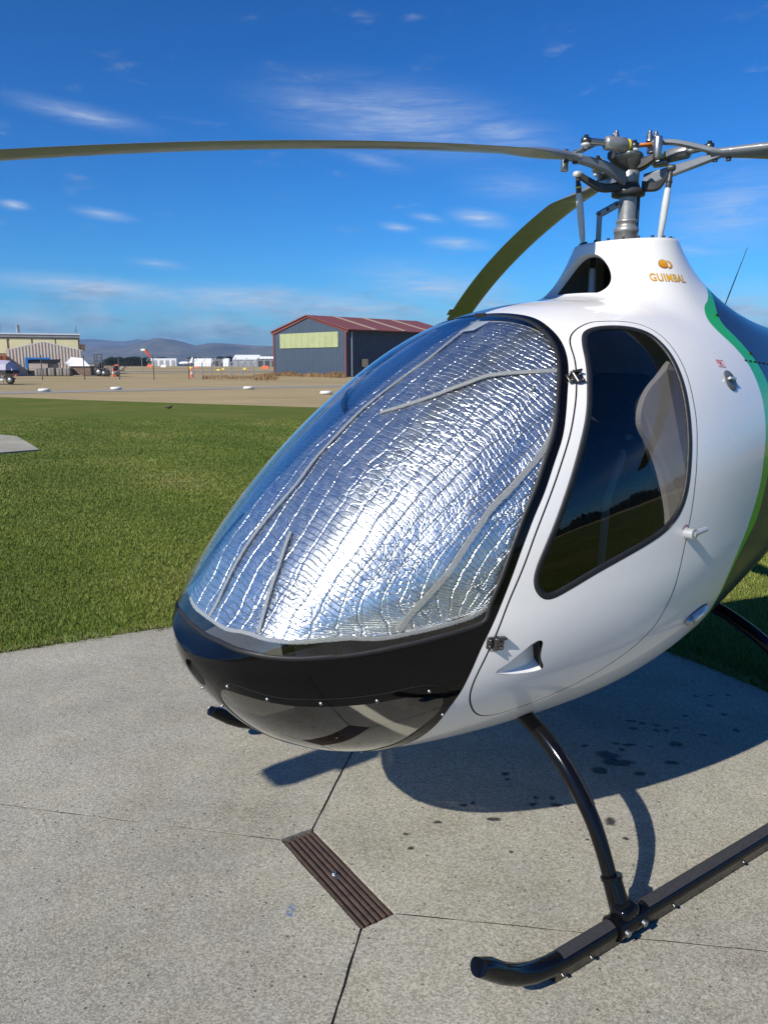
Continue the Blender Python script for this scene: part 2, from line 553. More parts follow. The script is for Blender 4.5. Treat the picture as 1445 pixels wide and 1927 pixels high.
class MB:
    """Collects shapes for ONE mesh object."""

    def __init__(self):
        self.v, self.f, self.s = [], [], []

    def add(self, V, Fc, smooth=False):
        b = len(self.v)
        self.v += [tuple(map(float, p)) for p in V]
        self.f += [tuple(i + b for i in f) for f in Fc]
        self.s += [smooth] * len(Fc)
        return self

    def box(self, c, s, rot=None, M=None):
        x, y, z = (k / 2 for k in s)
        P = [Vector(p) for p in ((-x, -y, -z), (x, -y, -z), (x, y, -z), (-x, y, -z), (-x, -y, z), (x, -y, z), (x, y, z), (-x, y, z))]
        if rot is not None:
            P = [rot @ p for p in P]
        P = [p + Vector(c) for p in P]
        if M is not None:
            P = [M @ p for p in P]
        return self.add(P, [(0, 3, 2, 1), (4, 5, 6, 7), (0, 1, 5, 4), (1, 2, 6, 5), (2, 3, 7, 6), (3, 0, 4, 7)])

    def bbox(self, c, s, bev=0.01, seg=2, rot=None, smooth=True):
        bm = bmesh.new()
        bmesh.ops.create_cube(bm, size=1.0)
        bmesh.ops.scale(bm, vec=s, verts=bm.verts)
        bmesh.ops.bevel(bm, geom=list(bm.edges), offset=bev, segments=seg, affect='EDGES', profile=0.5)
        V = [v.co.copy() for v in bm.verts]
        bm.verts.index_update()
        Fc = [[v.index for v in f.verts] for f in bm.faces]
        bm.free()
        if rot is not None:
            V = [rot @ v for v in V]
        return self.add([v + Vector(c) for v in V], Fc, smooth)

    def tube(self, pts, r, seg=14, caps=True, squash=None):
        """Tube along a path; r a number or one per point."""
        P = [Vector(p) for p in pts]
        n = len(P)
        rr = [r] * n if isinstance(r, (int, float)) else list(r)
        T = []
        for i in range(n):
            d = (P[min(i + 1, n - 1)] - P[max(i - 1, 0)])
            T.append(d.normalized())
        ref = Vector((0, 0, 1)) if abs(T[0].z) < 0.9 else Vector((1, 0, 0))
        u = T[0].cross(ref).normalized()
        V, Fc = [], []
        for i in range(n):
            u = (u - T[i] * u.dot(T[i])).normalized()
            w = T[i].cross(u)
            for k in range(seg):
                a = 2 * math.pi * k / seg
                V.append(P[i] + (u * math.cos(a) + w * math.sin(a) * (squash or 1.0)) * rr[i])
        for i in range(n - 1):
            for k in range(seg):
                a, b = i * seg + k, i * seg + (k + 1) % seg
                Fc.append((a, b, b + seg, a + seg))
        self.add(V, Fc, True)
        if caps:
            self.add(V[:seg], [tuple(range(seg))[::-1]])
            self.add(V[-seg:], [tuple(range(seg))])
        return self

    def cyl(self, p0, p1, r, r1=None, seg=18):
        return self.tube([p0, p1], [r, r if r1 is None else r1], seg)

    def lathe(self, prof, c=(0, 0, 0), seg=28, axis=None):
        """prof: (radius, height) pairs about +Z (or a rotation matrix axis)."""
        V, Fc = [], []
        for r, z in prof:
            for k in range(seg):
                a = 2 * math.pi * k / seg
                p = Vector((r * math.cos(a), r * math.sin(a), z))
                if axis is not None:
                    p = axis @ p
                V.append(p + Vector(c))
        for i in range(len(prof) - 1):
            for k in range(seg):
                a, b = i * seg + k, i * seg + (k + 1) % seg
                Fc.append((a, b, b + seg, a + seg))
        return self.add(V, Fc, True)

    def ball(self, c, r, seg=12, squash=(1, 1, 1)):
        V, Fc = [], []
        n = seg // 2
        for i in range(n + 1):
            th = math.pi * i / n
            for k in range(seg):
                a = 2 * math.pi * k / seg
                V.append((c[0] + r * squash[0] * math.sin(th) * math.cos(a), c[1] + r * squash[1] * math.sin(th) * math.sin(a), c[2] + r * squash[2] * math.cos(th)))
        for i in range(n):
            for k in range(seg):
                a, b = i * seg + k, i * seg + (k + 1) % seg
                Fc.append((a, a + seg, b + seg, b))
        return self.add(V, Fc, True)

    def prism(self, poly, z0, z1):
        n = len(poly)
        V = [(x, y, z0) for x, y in poly] + [(x, y, z1) for x, y in poly]
        Fc = [tuple(range(n))[::-1], tuple(range(n, 2 * n))] + [(i, (i + 1) % n, (i + 1) % n + n, i + n) for i in range(n)]
        return self.add(V, Fc)

    def build(self, name, mat, parent=None, loc=None, rz=None):
        me = bpy.data.meshes.new(name)
        me.from_pydata(self.v, [], self.f)
        me.polygons.foreach_set('use_smooth', self.s)
        me.update()
        return link_mesh(name, me, mat, parent, loc, rz)


def ray(u, v):
    a, b = (u - 722.5) / FPX, (963.5 - v) / FPX
    cp, sp = math.cos(PITCH), math.sin(PITCH)
    return Vector((a, cp + b * sp, -sp + b * cp))


def at(u, v, Y):
    """World point at distance Y on the line of sight of a photograph pixel."""
    d = ray(u, v)
    return Vector((0, 0, CAM_H)) + d * (Y / d.y)


def gnd(u, v, z=0.0):
    d = ray(u, v)
    return Vector((0, 0, CAM_H)) + d * ((z - CAM_H) / d.z)


def inside(loops, P):
    """Even-odd point in polygon for many points."""
    r = np.zeros(len(P), bool)
    x, y = P[:, 0], P[:, 1]
    for L_ in loops:
        L_ = np.asarray(L_)
        x0, y0 = L_[:, 0], L_[:, 1]
        x1, y1 = np.roll(x0, -1), np.roll(y0, -1)
        for i in range(len(L_)):
            if y0[i] == y1[i]:
                continue
            c = ((y0[i] > y) != (y1[i] > y))
            if c.any():
                xi = (x1[i] - x0[i]) * (y - y0[i]) / (y1[i] - y0[i]) + x0[i]
                r ^= c & (x < xi)
    return r


# ---------------------------------------------------------------- ground materials
t = NT('concrete')
big = t.noise(0.9, 7, 0.66)
mid = t.noise(5.0, 5, 0.65)
mp_ = t.mapping((1, 1, 1))
spk = t.node('ShaderNodeTexVoronoi')
spk.inputs['Scale'].default_value = 210.0
t.link(t.coord(), spk.inputs['Vector'])
spk2 = t.node('ShaderNodeTexVoronoi')
spk2.inputs['Scale'].default_value = 48.0
spk2.inputs['Randomness'].default_value = 1.0
t.link(t.coord(), spk2.inputs['Vector'])
col = t.mix(t.rng(big, 0.32, 0.68), (0.235, 0.222, 0.172), (0.405, 0.381, 0.296))
col = t.mix(t.math('MULTIPLY', t.rng(mid, 0.35, 0.7), 0.5), col, (0.34, 0.33, 0.295))
greenish = t.rng(t.noise(1.9, 3, 0.5), 0.5, 0.75)
col = t.mix(t.math('MULTIPLY', greenish, 0.25), col, (0.24, 0.245, 0.195))
pink = t.rng(t.noise(2.6, 3, 0.5, vec=t.mapping((1, 1, 1), loc=(7, 3, 0))), 0.55, 0.8)
col = t.mix(t.math('MULTIPLY', pink, 0.25), col, (0.31, 0.265, 0.235))
sc_ = t.node('ShaderNodeSeparateColor')
t.link(spk.outputs['Color'], sc_.inputs[0])
col = t.mix(t.rng(sc_.outputs[0], 0.0, 1.0, -0.0, 0.0), col, col)
grain = t.rng(sc_.outputs[0], 0.0, 1.0, 0.66, 1.34)
cg = t.node('ShaderNodeCombineColor')
for k in range(3):
    t.link(grain, cg.inputs[k])
col = t.mix(1.0, col, cg.outputs[0], 'MULTIPLY')
fine_ = t.rng(t.noise(330.0, 3, 0.75), 0.3, 0.7, 0.74, 1.26)
cg2 = t.node('ShaderNodeCombineColor')
for k in range(3):
    t.link(fine_, cg2.inputs[k])
col = t.mix(1.0, col, cg2.outputs[0], 'MULTIPLY')
sc2 = t.node('ShaderNodeSeparateColor')
t.link(spk2.outputs['Color'], sc2.inputs[0])
# broad damp patches and a rubbed, paler field
damp = t.rng(t.noise(0.55, 4, 0.55, vec=t.mapping((1, 1.6, 1), rot=(0, 0, R_(25)), loc=(3, 9, 0))), 0.52, 0.70)
col = t.mix(t.math('MULTIPLY', damp, 0.30), col, (0.205, 0.198, 0.165))
pale = t.rng(t.noise(1.3, 5, 0.6, vec=t.mapping((1.7, 0.7, 1), rot=(0, 0, R_(-30)), loc=(1, 5, 0))), 0.56, 0.74)
col = t.mix(t.math('MULTIPLY', pale, 0.35), col, (0.44, 0.425, 0.37))
pit = t.math('MULTIPLY', t.math('GREATER_THAN', sc2.outputs[0], 0.86), t.rng(spk2.outputs['Distance'], 0.16, 0.22, 1.0, 0.0))
col = t.mix(t.math('MULTIPLY', pit, 0.7), col, (0.07, 0.065, 0.055))
chip = t.math('MULTIPLY', t.math('LESS_THAN', sc2.outputs[1], 0.12), t.rng(spk2.outputs['Distance'], 0.12, 0.25, 1.0, 0.0))
col = t.mix(t.math('MULTIPLY', chip, 0.55), col, (0.55, 0.54, 0.50))
# pale scratches
scr = t.noise(9.0, 5, 0.75, vec=t.mapping((1.0, 9.0, 1), rot=(0, 0, R_(-32))))
scm = t.math('MULTIPLY', t.rng(scr, 0.66, 0.74), t.rng(t.noise(1.4, 2, 0.5), 0.5, 0.7))
col = t.mix(t.math('MULTIPLY', scm, 0.4), col, (0.50, 0.49, 0.455))
t.color(col)
t.rough(0.9)
hb = t.math('ADD', t.math('MULTIPLY', sc_.outputs[0], 0.3), t.math('MULTIPLY', t.noise(60.0, 5, 0.7), 0.8))
hb = t.math('SUBTRACT', hb, t.math('MULTIPLY', pit, 1.2))
t.bump(hb, 0.55, 0.0035)
t.b.inputs['Specular IOR Level'].default_value = 0.12

t = NT('lawn_soil')
a_ = t.noise(0.22, 4, 0.6)
b_ = t.noise(2.2, 5, 0.65, vec=t.mapping((0.45, 1.4, 1), rot=(0, 0, R_(-14))))
c_ = t.noise(38.0, 4, 0.7)
col = t.mix(t.rng(b_, 0.36, 0.64), (0.072, 0.108, 0.012), (0.138, 0.158, 0.022))
col = t.mix(t.rng(a_, 0.48, 0.72, 0, 0.7), col, (0.200, 0.175, 0.050))
col = t.mix(t.rng(c_, 0.3, 0.7, 0.0, 0.45), col, (0.055, 0.082, 0.010))
t.color(col)
t.rough(0.95)
t.bump(c_, 0.35, 0.02)
t.b.inputs['Specular IOR Level'].default_value = 0.12

t = NT('dry_grass_ground')
a_ = t.noise(0.05, 5, 0.6)
b_ = t.noise(0.35, 5, 0.65, vec=t.mapping((0.4, 1.6, 1), rot=(0, 0, R_(8))))
c_ = t.noise(9.0, 4, 0.7)
far_ = t.node('ShaderNodeSeparateXYZ')
t.link(t.coord(), far_.inputs[0])
col = t.mix(t.rng(b_, 0.3, 0.7), (0.330, 0.255, 0.135), (0.460, 0.365, 0.205))
col = t.mix(t.rng(a_, 0.45, 0.7, 0, 0.5), col, (0.230, 0.205, 0.105))
col = t.mix(t.rng(c_, 0.3, 0.75, 0.0, 0.40), col, (0.200, 0.150, 0.080))
t.color(col)
t.rough(0.95)
t.bump(c_, 0.6, 0.05)
t.b.inputs['Specular IOR Level'].default_value = 0.12

t = NT('gravel')
c_ = t.noise(14.0, 5, 0.7)
t.color(t.mix(t.rng(c_, 0.3, 0.7), (0.20, 0.185, 0.16), (0.34, 0.32, 0.275)))
t.rough(0.95)
t.bump(c_, 0.6, 0.03)

t = NT('taxiway')
c_ = t.noise(0.6, 5, 0.7)
t.color(t.mix(t.rng(c_, 0.3, 0.7), (0.12, 0.12, 0.118), (0.17, 0.17, 0.165)))
t.rough(0.9)

for nm, ca, cb in (('grass_blade', (0.080, 0.134, 0.019), (0.212, 0.250, 0.052)), ('dry_blade', (0.22, 0.165, 0.075), (0.40, 0.32, 0.17)), ('weed_blade', (0.20, 0.115, 0.050), (0.40, 0.27, 0.13))):
    t = NT(nm)
    vcn = t.node('ShaderNodeAttribute', attribute_name='tone')
    cc_ = t.mix(vcn.outputs['Fac'], ca, cb)
    if nm == 'grass_blade':
        cc_ = t.mix(t.rng(vcn.outputs['Fac'], 0.78, 1.15), cc_, (0.33, 0.26, 0.10))
    t.color(cc_)
    t.rough(0.6)
    t.b.inputs['Specular IOR Level'].default_value = 0.25

t = NT('rusty_iron')
c_ = t.noise(22.0, 6, 0.7)
t.color(t.mix(t.rng(c_, 0.32, 0.68), (0.040, 0.032, 0.029), (0.105, 0.066, 0.048)))
t.rough(0.75)
t.b.inputs['Metallic'].default_value = 0.25
t.bump(t.noise(90.0, 4, 0.7), 0.5, 0.003)

t = NT('stain')
t.color((0.026, 0.025, 0.022))
t.rough(0.55)
tr = t.node('ShaderNodeBsdfTransparent')
mx = t.node('ShaderNodeMixShader')
gen = t.node('ShaderNodeVectorMath', operation='SUBTRACT')
t.link(t.coord('Generated'), gen.inputs[0])
gen.inputs[1].default_value = (0.5, 0.5, 0.0)
fl_ = t.node('ShaderNodeVectorMath', operation='MULTIPLY')
t.link(gen.outputs[0], fl_.inputs[0])
fl_.inputs[1].default_value = (2, 2, 0)
ln_ = t.node('ShaderNodeVectorMath', operation='LENGTH')
t.link(fl_.outputs[0], ln_.inputs[0])
fall = t.rng(t.math('ADD', ln_.outputs['Value'], t.rng(t.noise(30.0, 4, 0.6), 0.3, 0.7, -0.18, 0.18)), 0.98, 0.45, 0.0, 1.0, True)
t.link(t.math('MULTIPLY', fall, t.rng(t.noise(45.0, 4, 0.7), 0.3, 0.6, 0.45, 0.80)), mx.inputs[0])
t.link(tr.outputs[0], mx.inputs[1])
t.link(t.b.outputs[0], mx.inputs[2])
t.link(mx.outputs[0], t.out.inputs['Surface'])
t = NT('blue_mark')
t.color((0.10, 0.22, 0.42))
tr = t.node('ShaderNodeBsdfTransparent')
mx = t.node('ShaderNodeMixShader')
t.link(t.rng(t.noise(70.0, 4, 0.7), 0.42, 0.6, 0.0, 0.7), mx.inputs[0])
t.link(tr.outputs[0], mx.inputs[1])
t.link(t.b.outputs[0], mx.inputs[2])
t.link(mx.outputs[0], t.out.inputs['Surface'])


def sheet(name, poly, z, mat, kind='structure', **kw):
    me = bpy.data.meshes.new(name)
    me.from_pydata([(x, y, z) for x, y in poly], [], [tuple(range(len(poly)))])
    me.update()
    o = link_mesh(name, me, mat)
    tag(o, kind=kind, **kw)
    return o


# one ground sheet to the horizon, then the lawn, track and taxiway on it
sheet('ground', [(-25000, -25000), (25000, -25000), (25000, 25000), (-25000, 25000)], -0.05, 'dry_grass_ground')
sheet('taxiway', [(-600, 176), (400, 150), (400, 166), (-600, 196)], -0.038, 'taxiway')
lawn_edge = [(-70, 66), (-34, 48.6), (-26, 43.6), (-19.6, 39.6), (-14, 36.2), (-9, 33.4), (-5, 31.2), (-2.1, 29.7), (3, 27.4), (9, 25.0), (18, 22), (40, 14), (70, 0)]
sheet('lawn', [(-70, -40), (70, -40)] + lawn_edge[::-1], -0.042, 'lawn_soil')
tr_c = [(-60, 20), (-38, 35.0), (-22.7, 44.8), (-14, 51.5), (-7.9, 56.5), (-2, 60.5), (6, 66.5), (30, 84)]
L1, L2 = [], []
for i, p_ in enumerate(tr_c):
    a_, b_ = Vector(tr_c[max(i - 1, 0)]), Vector(tr_c[min(i + 1, len(tr_c) - 1)])
    n_ = (b_ - a_).normalized().orthogonal()
    L1.append(tuple(Vector(p_) + n_ * 1.9))
    L2.append(tuple(Vector(p_) - n_ * 1.9))
sheet('gravel_track', L1 + L2[::-1], -0.036, 'gravel')

# ---------------------------------------------------------------- concrete pad with its slabs
pad = empty('concrete_pad', (0, 0, 0))
tag(pad, kind='structure')
edge = [(-2.95, 3.55), (-2.55, 3.85), (-2.16, 4.11), (-1.89, 4.26), (-1.61, 4.41), (-1.30, 4.57), (-0.85, 4.80), (0.2, 5.05), (0.9, 4.90), (1.32, 4.62), (1.60, 4.15), (1.76, 3.88), (1.90, 3.60), (2.35, 2.6), (2.75, 1.5), (2.9, 0.2), (2.2, -1.6), (0.6, -2.6), (-1.5, -2.4), (-3.0, -1.0), (-3.5, 0.8), (-3.4, 2.6)]
d1, d2, d3, d4 = (gnd(530, 1580), gnd(588, 1560), gnd(742, 1718), gnd(680, 1747))
d1, d2, d3, d4 = [(p.x, p.y) for p in (d1, d2, d3, d4)]
jA0, jA1 = gnd(660, 1420), gnd(625, 1927)
jB0, jB1 = gnd(0, 1513), gnd(1445, 1790)


def clip(poly, p, n):
    """Keep the part of a polygon where (x-p).n >= 0."""
    out = []
    for i in range(len(poly)):
        a, b = poly[i], poly[(i + 1) % len(poly)]
        da = (a[0] - p[0]) * n[0] + (a[1] - p[1]) * n[1]
        db = (b[0] - p[0]) * n[0] + (b[1] - p[1]) * n[1]
        if da >= 0:
            out.append(a)
        if (da >= 0) != (db >= 0):
            s = da / (da - db)
            out.append((a[0] + (b[0] - a[0]) * s, a[1] + (b[1] - a[1]) * s))
    return out


def sub_edge(pl, n=7, amp=0.006):
    """Slightly broken outline."""
    out = []
    for i in range(len(pl)):
        a, b = Vector(pl[i]), Vector(pl[(i + 1) % len(pl)])
        L_ = (b - a).length
        k = max(1, int(L_ / 0.07)) if L_ > 0.2 else 1
        nn = (b - a).normalized().orthogonal()
        for j in range(k):
            w = random.uniform(-amp, amp) if j else 0
            out.append(tuple(a.lerp(b, j / k) + nn * w))
    return out


# rays from the drain's four corners along the joints cut the pad into four slabs
dirA = Vector((jA0.x - d2[0], jA0.y - d2[1])).normalized()
dirA2 = Vector((jA1.x - d4[0], jA1.y - d4[1])).normalized()
dirB = Vector((jB0.x - d1[0], jB0.y - d1[1])).normalized()
dirB2 = Vector((jB1.x - d3[0], jB1.y - d3[1])).normalized()
far = 9.0
endA, endA2 = Vector(d2) + dirA * far, Vector(d4) + dirA2 * far
endB, endB2 = Vector(d1) + dirB * far, Vector(d3) + dirB2 * far


def isect(poly, holes_poly):
    """Intersection of the pad outline with a star-shaped sector (convex clip by half planes of the sector)."""
    out = poly
    for i in range(len(holes_poly)):
        a, b = holes_poly[i], holes_poly[(i + 1) % len(holes_poly)]
        n = (-(b[1] - a[1]), b[0] - a[0])
        out = clip(out, a, n)
    return out


def shrink(o1, corner, corner2, o2, ga, gb):
    """Sector polygon, counter-clockwise, moved in from its two joints."""
    return [o1, corner, corner2, o2]


def offs(p, d, g):
    n = Vector((-d[1], d[0])).normalized() * g
    return (p[0] + n[0], p[1] + n[1])


gA, gB = 0.0036, 0.0038
sectors = {
    # far left: between joint B (left) and joint A (far)
    'fl': ([d1, d2], dirB, dirA),
    'fr': ([d2, d3], dirA, dirB2),
    'nr': ([d3, d4], dirB2, dirA2),
    'nl': ([d4, d1], dirA2, dirB),
}
for key, ((c0, c1), da, db) in sectors.items():
    ga = gA if da in (dirA, dirA2) else gB
    gb = gA if db in (dirA, dirA2) else gB
    # boundary runs: far along da -> c0 -> c1 -> far along db (clockwise round the drain, so the slab lies on its left/right consistently)
    pa, pb = Vector(c0), Vector(c1)
    A_ = pa + da * far
    B_ = pb + db * far
    mid_ = (da + db).normalized() * far * 1.6 + (pa + pb) / 2
    poly = [tuple(A_), tuple(mid_), tuple(B_), tuple(pb), tuple(pa)]
    area = sum(poly[i][0] * poly[(i + 1) % 5][1] - poly[(i + 1) % 5][0] * poly[i][1] for i in range(5))
    if area < 0:
        poly = poly[::-1]
    # half planes: joint lines and the drain's side
    s = 1
    out = edge[::-1] if sum(edge[i][0] * edge[(i + 1) % len(edge)][1] - edge[(i + 1) % len(edge)][0] * edge[i][1] for i in range(len(edge))) < 0 else edge
    cen = Vector(mid_)
    for (pt, dr, g) in ((pa, da, ga), (pb, db, gb), (pa, (pb - pa).normalized(), 0.004)):
        n = Vector((-dr[1], dr[0]))
        if (cen - pt).dot(n) < 0:
            n = -n
        out = clip(out, tuple(pt + n * g), tuple(n))
    out = sub_edge(out, amp=0.0016)
    m = MB().prism(out, -0.12, 0.0)
    o = m.build('slab', 'concrete', pad)

for (c_, dr, L_) in ((d1, dirB, 2.6), (d2, dirA, 2.2), (d3, dirB2, 2.4), (d4, dirA2, 2.4)):
    n_ = Vector((-dr[1], dr[0])) * 0.012
    a_, b_ = Vector(c_) + dr * 0.004, Vector(c_) + dr * L_
    MB().prism([tuple(a_ + n_), tuple(a_ - n_), tuple(b_ - n_), tuple(b_ + n_)][::-1], -0.1, -0.0035).build('joint_filler', 'gap_black', pad)

# second pad far on the left
m = MB().prism([(p.x, p.y) for p in (gnd(75, 845), gnd(32, 820), gnd(0, 817), gnd(-140, 815), gnd(-260, 850), gnd(-120, 860), gnd(0, 851))], -0.12, -0.005)
tag(m.build('second_concrete_pad', 'concrete'), kind='structure')

# cast iron drain grate: frame with six bars and a centre bolt
dv = Vector((d3[0] - d2[0], d3[1] - d2[1]))
dl = dv.length
da_ = math.atan2(dv.y, dv.x)
dc = Vector(((d1[0] + d2[0] + d3[0] + d4[0]) / 4, (d1[1] + d2[1] + d3[1] + d4[1]) / 4))
dw = (Vector(d1) - Vector(d2)).length
drain = empty('drain_grate', (dc.x, dc.y, 0), da_)
tag(drain, 'rusty cast iron drain grate with long bars set in the concrete', 'drain grate')
MB().box((0, 0, -0.055), (dl * 0.995, dw * 0.98, 0.02)).build('channel', 'gap_black', drain)
nb = 6
for i in range(nb):
    y = (i - (nb - 1) / 2) * dw / nb
    MB().bbox((0, y, -0.011 + random.uniform(-0.0012, 0.0012)), (dl * 0.985, dw / nb * 0.62, 0.017), 0.0025, 1, smooth=False).build('grate_bar', 'rusty_iron', drain)
for x in (-0.32, -0.16, 0.0, 0.16, 0.32):
    MB().box((x * dl * 1.45 / 1.0, 0, -0.024), (0.012, dw * 0.96, 0.012)).build('cross_rib', 'rusty_iron', drain)
bolt = MB().lathe([(0.0, 0.004), (0.007, 0.004), (0.008, 0.002), (0.008, -0.004), (0.016, -0.005), (0.017, -0.02)], (0.0, 0, 0.001), 16)
bolt.build('bolt', 'steel', drain)

# dark drip stains on the slab below the helicopter
STAINS = [(1.129, 3.274, .012), (1.11, 3.2, .012), (1.171, 3.253, .011), (1.227, 3.231, .009), (1.209, 3.18, .010), (1.252, 3.18, .010), (1.304, 3.204, .011), (1.394, 3.324, .011), (1.393, 3.139, .011), (1.58, 3.34, .013), (1.563, 3.18, .013), (1.55, 3.437, .009), (1.529, 3.541, .009), (1.6, 3.546, .008), (1.688, 3.553, .008), (.854, 3.042, .009), (1.044, 3.048, .013), (1.003, 3.005, .012), (.997, 3.061, .009), (.922, 2.959, .035), (.949, 2.897, .03), (1.173, 2.897, .016), (1.247, 3.051, .023), (1.135, 3.033, .007), (.862, 2.838, .02), (.294, 2.589, .010), (.331, 2.603, .008), (.392, 2.5, .013), (.478, 2.809, .010), (.482, 2.769, .007), (.549, 2.596, .009), (.572, 2.639, .009), (.629, 2.636, .010), (.635, 2.589, .012), (.804, 2.487, .018), (.827, 2.385, .008), (.696, 2.379, .004), (1.016, 2.809, .015), (.423, 2.311, .006), (.09, 2.33, .007), (.075, 2.41, .006), (.19, 2.48, .008)]
for i, (x, y, r) in enumerate(STAINS):
    n = 22
    ph = [random.uniform(0, 6.28) for _ in range(4)]
    st = random.uniform(1.0, 1.6)
    pl = []
    for k in range(n):
        a = 2 * math.pi * k / n
        q = 1.45 * r * (1 + 0.22 * math.sin(2 * a + ph[0]) + 0.16 * math.sin(3 * a + ph[1]) + 0.10 * math.sin(5 * a + ph[2]) + 0.06 * math.sin(9 * a + ph[3]))
        pl.append((x + q * math.cos(a) * st, y + q * math.sin(a), 0.0006 + 0.00003 * i))
    me = bpy.data.meshes.new('oil_stain')
    me.from_pydata(pl, [], [tuple(range(n))])
    me.update()
    link_mesh('oil_stain', me, 'stain', pad)
p_ = gnd(547, 1713)
me = bpy.data.meshes.new('paint_mark')
me.from_pydata([(p_.x + 0.012 * math.cos(k * .7), p_.y + 0.03 * math.sin(k * .7), 0.0007) for k in range(9)], [], [tuple(range(9))])
link_mesh('paint_mark', me, 'blue_mark', pad)


# ---------------------------------------------------------------- grass blades of the near lawn
def blades(name, P, H, W, mat, lean=0.5, label=None, cat=None, zb=-0.045):
    n = len(P)
    ang = rng.uniform(0, 2 * np.pi, n)
    la = rng.uniform(0, 2 * np.pi, n)
    ll = rng.uniform(0.1, lean, n) * H
    dx, dy = np.cos(ang) * W / 2, np.sin(ang) * W / 2
    tx, ty = np.cos(la) * ll, np.sin(la) * ll
    V = np.zeros((n, 5, 3))
    V[:, 0] = np.stack([P[:, 0] - dx, P[:, 1] - dy, np.full(n, zb)], 1)
    V[:, 1] = np.stack([P[:, 0] + dx, P[:, 1] + dy, np.full(n, zb)], 1)
    V[:, 2] = np.stack([P[:, 0] + dx * .8 + tx * .35, P[:, 1] + dy * .8 + ty * .35, zb + H * .6], 1)
    V[:, 3] = np.stack([P[:, 0] - dx * .8 + tx * .35, P[:, 1] - dy * .8 + ty * .35, zb + H * .6], 1)
    V[:, 4] = np.stack([P[:, 0] + tx, P[:, 1] + ty, zb + H], 1)
    base = (np.arange(n) * 5)[:, None]
    T = np.concatenate([base + [0, 1, 2], base + [0, 2, 3], base + [3, 2, 4]], 1).reshape(-1, 3)
    me = tri_mesh(name, V.reshape(-1, 3), T)
    lowf = np.sin(P[:, 0] * .9 + 1.3 * np.sin(P[:, 1] * .7)) * np.sin(P[:, 1] * 1.15 - .6 + np.sin(P[:, 0] * .6)) + 0.5 * np.sin(P[:, 0] * 2.3 + P[:, 1] * 1.9)
    tone = np.repeat(np.clip(rng.normal(0.38, 0.20, n) + 0.27 * lowf + 0.16 * np.sin(P[:, 0] * 1.7 + P[:, 1] * .6) + 0.16 * np.sin(P[:, 1] * 2.1 - P[:, 0] * .5 + 1.0) * np.sin(P[:, 0] * .8 + 2), 0, 1.2), 5)
    at_ = me.attributes.new('tone', 'FLOAT', 'POINT')
    at_.data.foreach_set('value', tone.astype(np.float32))
    o = link_mesh(name, me, mat)
    tag(o, label, cat, kind='stuff')
    return o


edge_np = np.array(edge)


def scatter(n, x0, x1, y0, y1, power=1.0):
    P = np.stack([rng.uniform(x0, x1, n), y0 + (y1 - y0) * rng.uniform(0, 1, n) ** power], 1)
    return P[~inside([edge_np], P)]


def in_view(P, m=0.06):
    u = P[:, 0] / np.maximum(P[:, 1], 0.1)
    return (u > -0.51 - m) & (u < 0.52 + m)


pts = scatter(1350000, -13, 9, 3.4, 24.0, 2.2)
pts = pts[in_view(pts)]
dist = pts[:, 1]
pts = pts[rng.uniform(0, 1, len(pts)) < np.clip((24.5 - dist) / 14.0, 0.0, 1)]
Hh = rng.uniform(0.014, 0.032, len(pts)) + 0.016 * (rng.uniform(0, 1, len(pts)) > 0.97)
Wd = 0.0020 + 0.00060 * pts[:, 1]
blades('lawn_grass', pts, Hh, Wd, 'grass_blade', 0.9, 'short mown green lawn grass around the concrete pad', 'grass')
# dead brown fringe where the lawn meets the concrete
fr_ = []
for i in range(len(edge) - 1):
    a, b = Vector(edge[i]), Vector(edge[i + 1])
    if max(a.y, b.y) < 2.2:
        continue
    nn = (b - a).normalized().orthogonal()
    if nn.dot(Vector((0, 1.0)) + a) < 0:
        nn = -nn
    for k in range(int((b - a).length * 900)):
        q = a.lerp(b, random.random()) + nn * (random.gauss(0.018, 0.05) if random.random() < .85 else random.gauss(-.01, .05))
        fr_.append((q.x, q.y))
fr_ = np.array(fr_)
keep_ = ~inside([edge_np], fr_) | (rng.uniform(0, 1, len(fr_)) < 0.10)
fr_ = fr_[keep_]
over = []
for i in range(len(edge) - 1):
    a, b = Vector(edge[i]), Vector(edge[i + 1])
    if max(a.y, b.y) < 2.2:
        continue
    for k in range(int((b - a).length * 420)):
        q = a.lerp(b, random.random())
        w_ = 0.5 + 0.5 * math.sin(q.x * 9.0 + 2 * math.sin(q.y * 7.0))
        q = q - (q - Vector((-.1, 2.2))).normalized() * random.gauss(-0.01, 0.022 * w_ + .004)
        over.append((q.x, q.y))
over = np.array(over)
blades('edge_grass', over, rng.uniform(0.03, 0.065, len(over)), np.full(len(over), 0.0055), 'grass_blade', 1.5, 'green grass creeping over the edge of the concrete pad', 'grass', -0.02)
blades('dead_grass_fringe', fr_, rng.uniform(0.035, 0.06, len(fr_)), np.full(len(fr_), 0.006), 'dry_blade', 1.3, 'dead brown grass fringe along the edge of the concrete pad', 'grass')

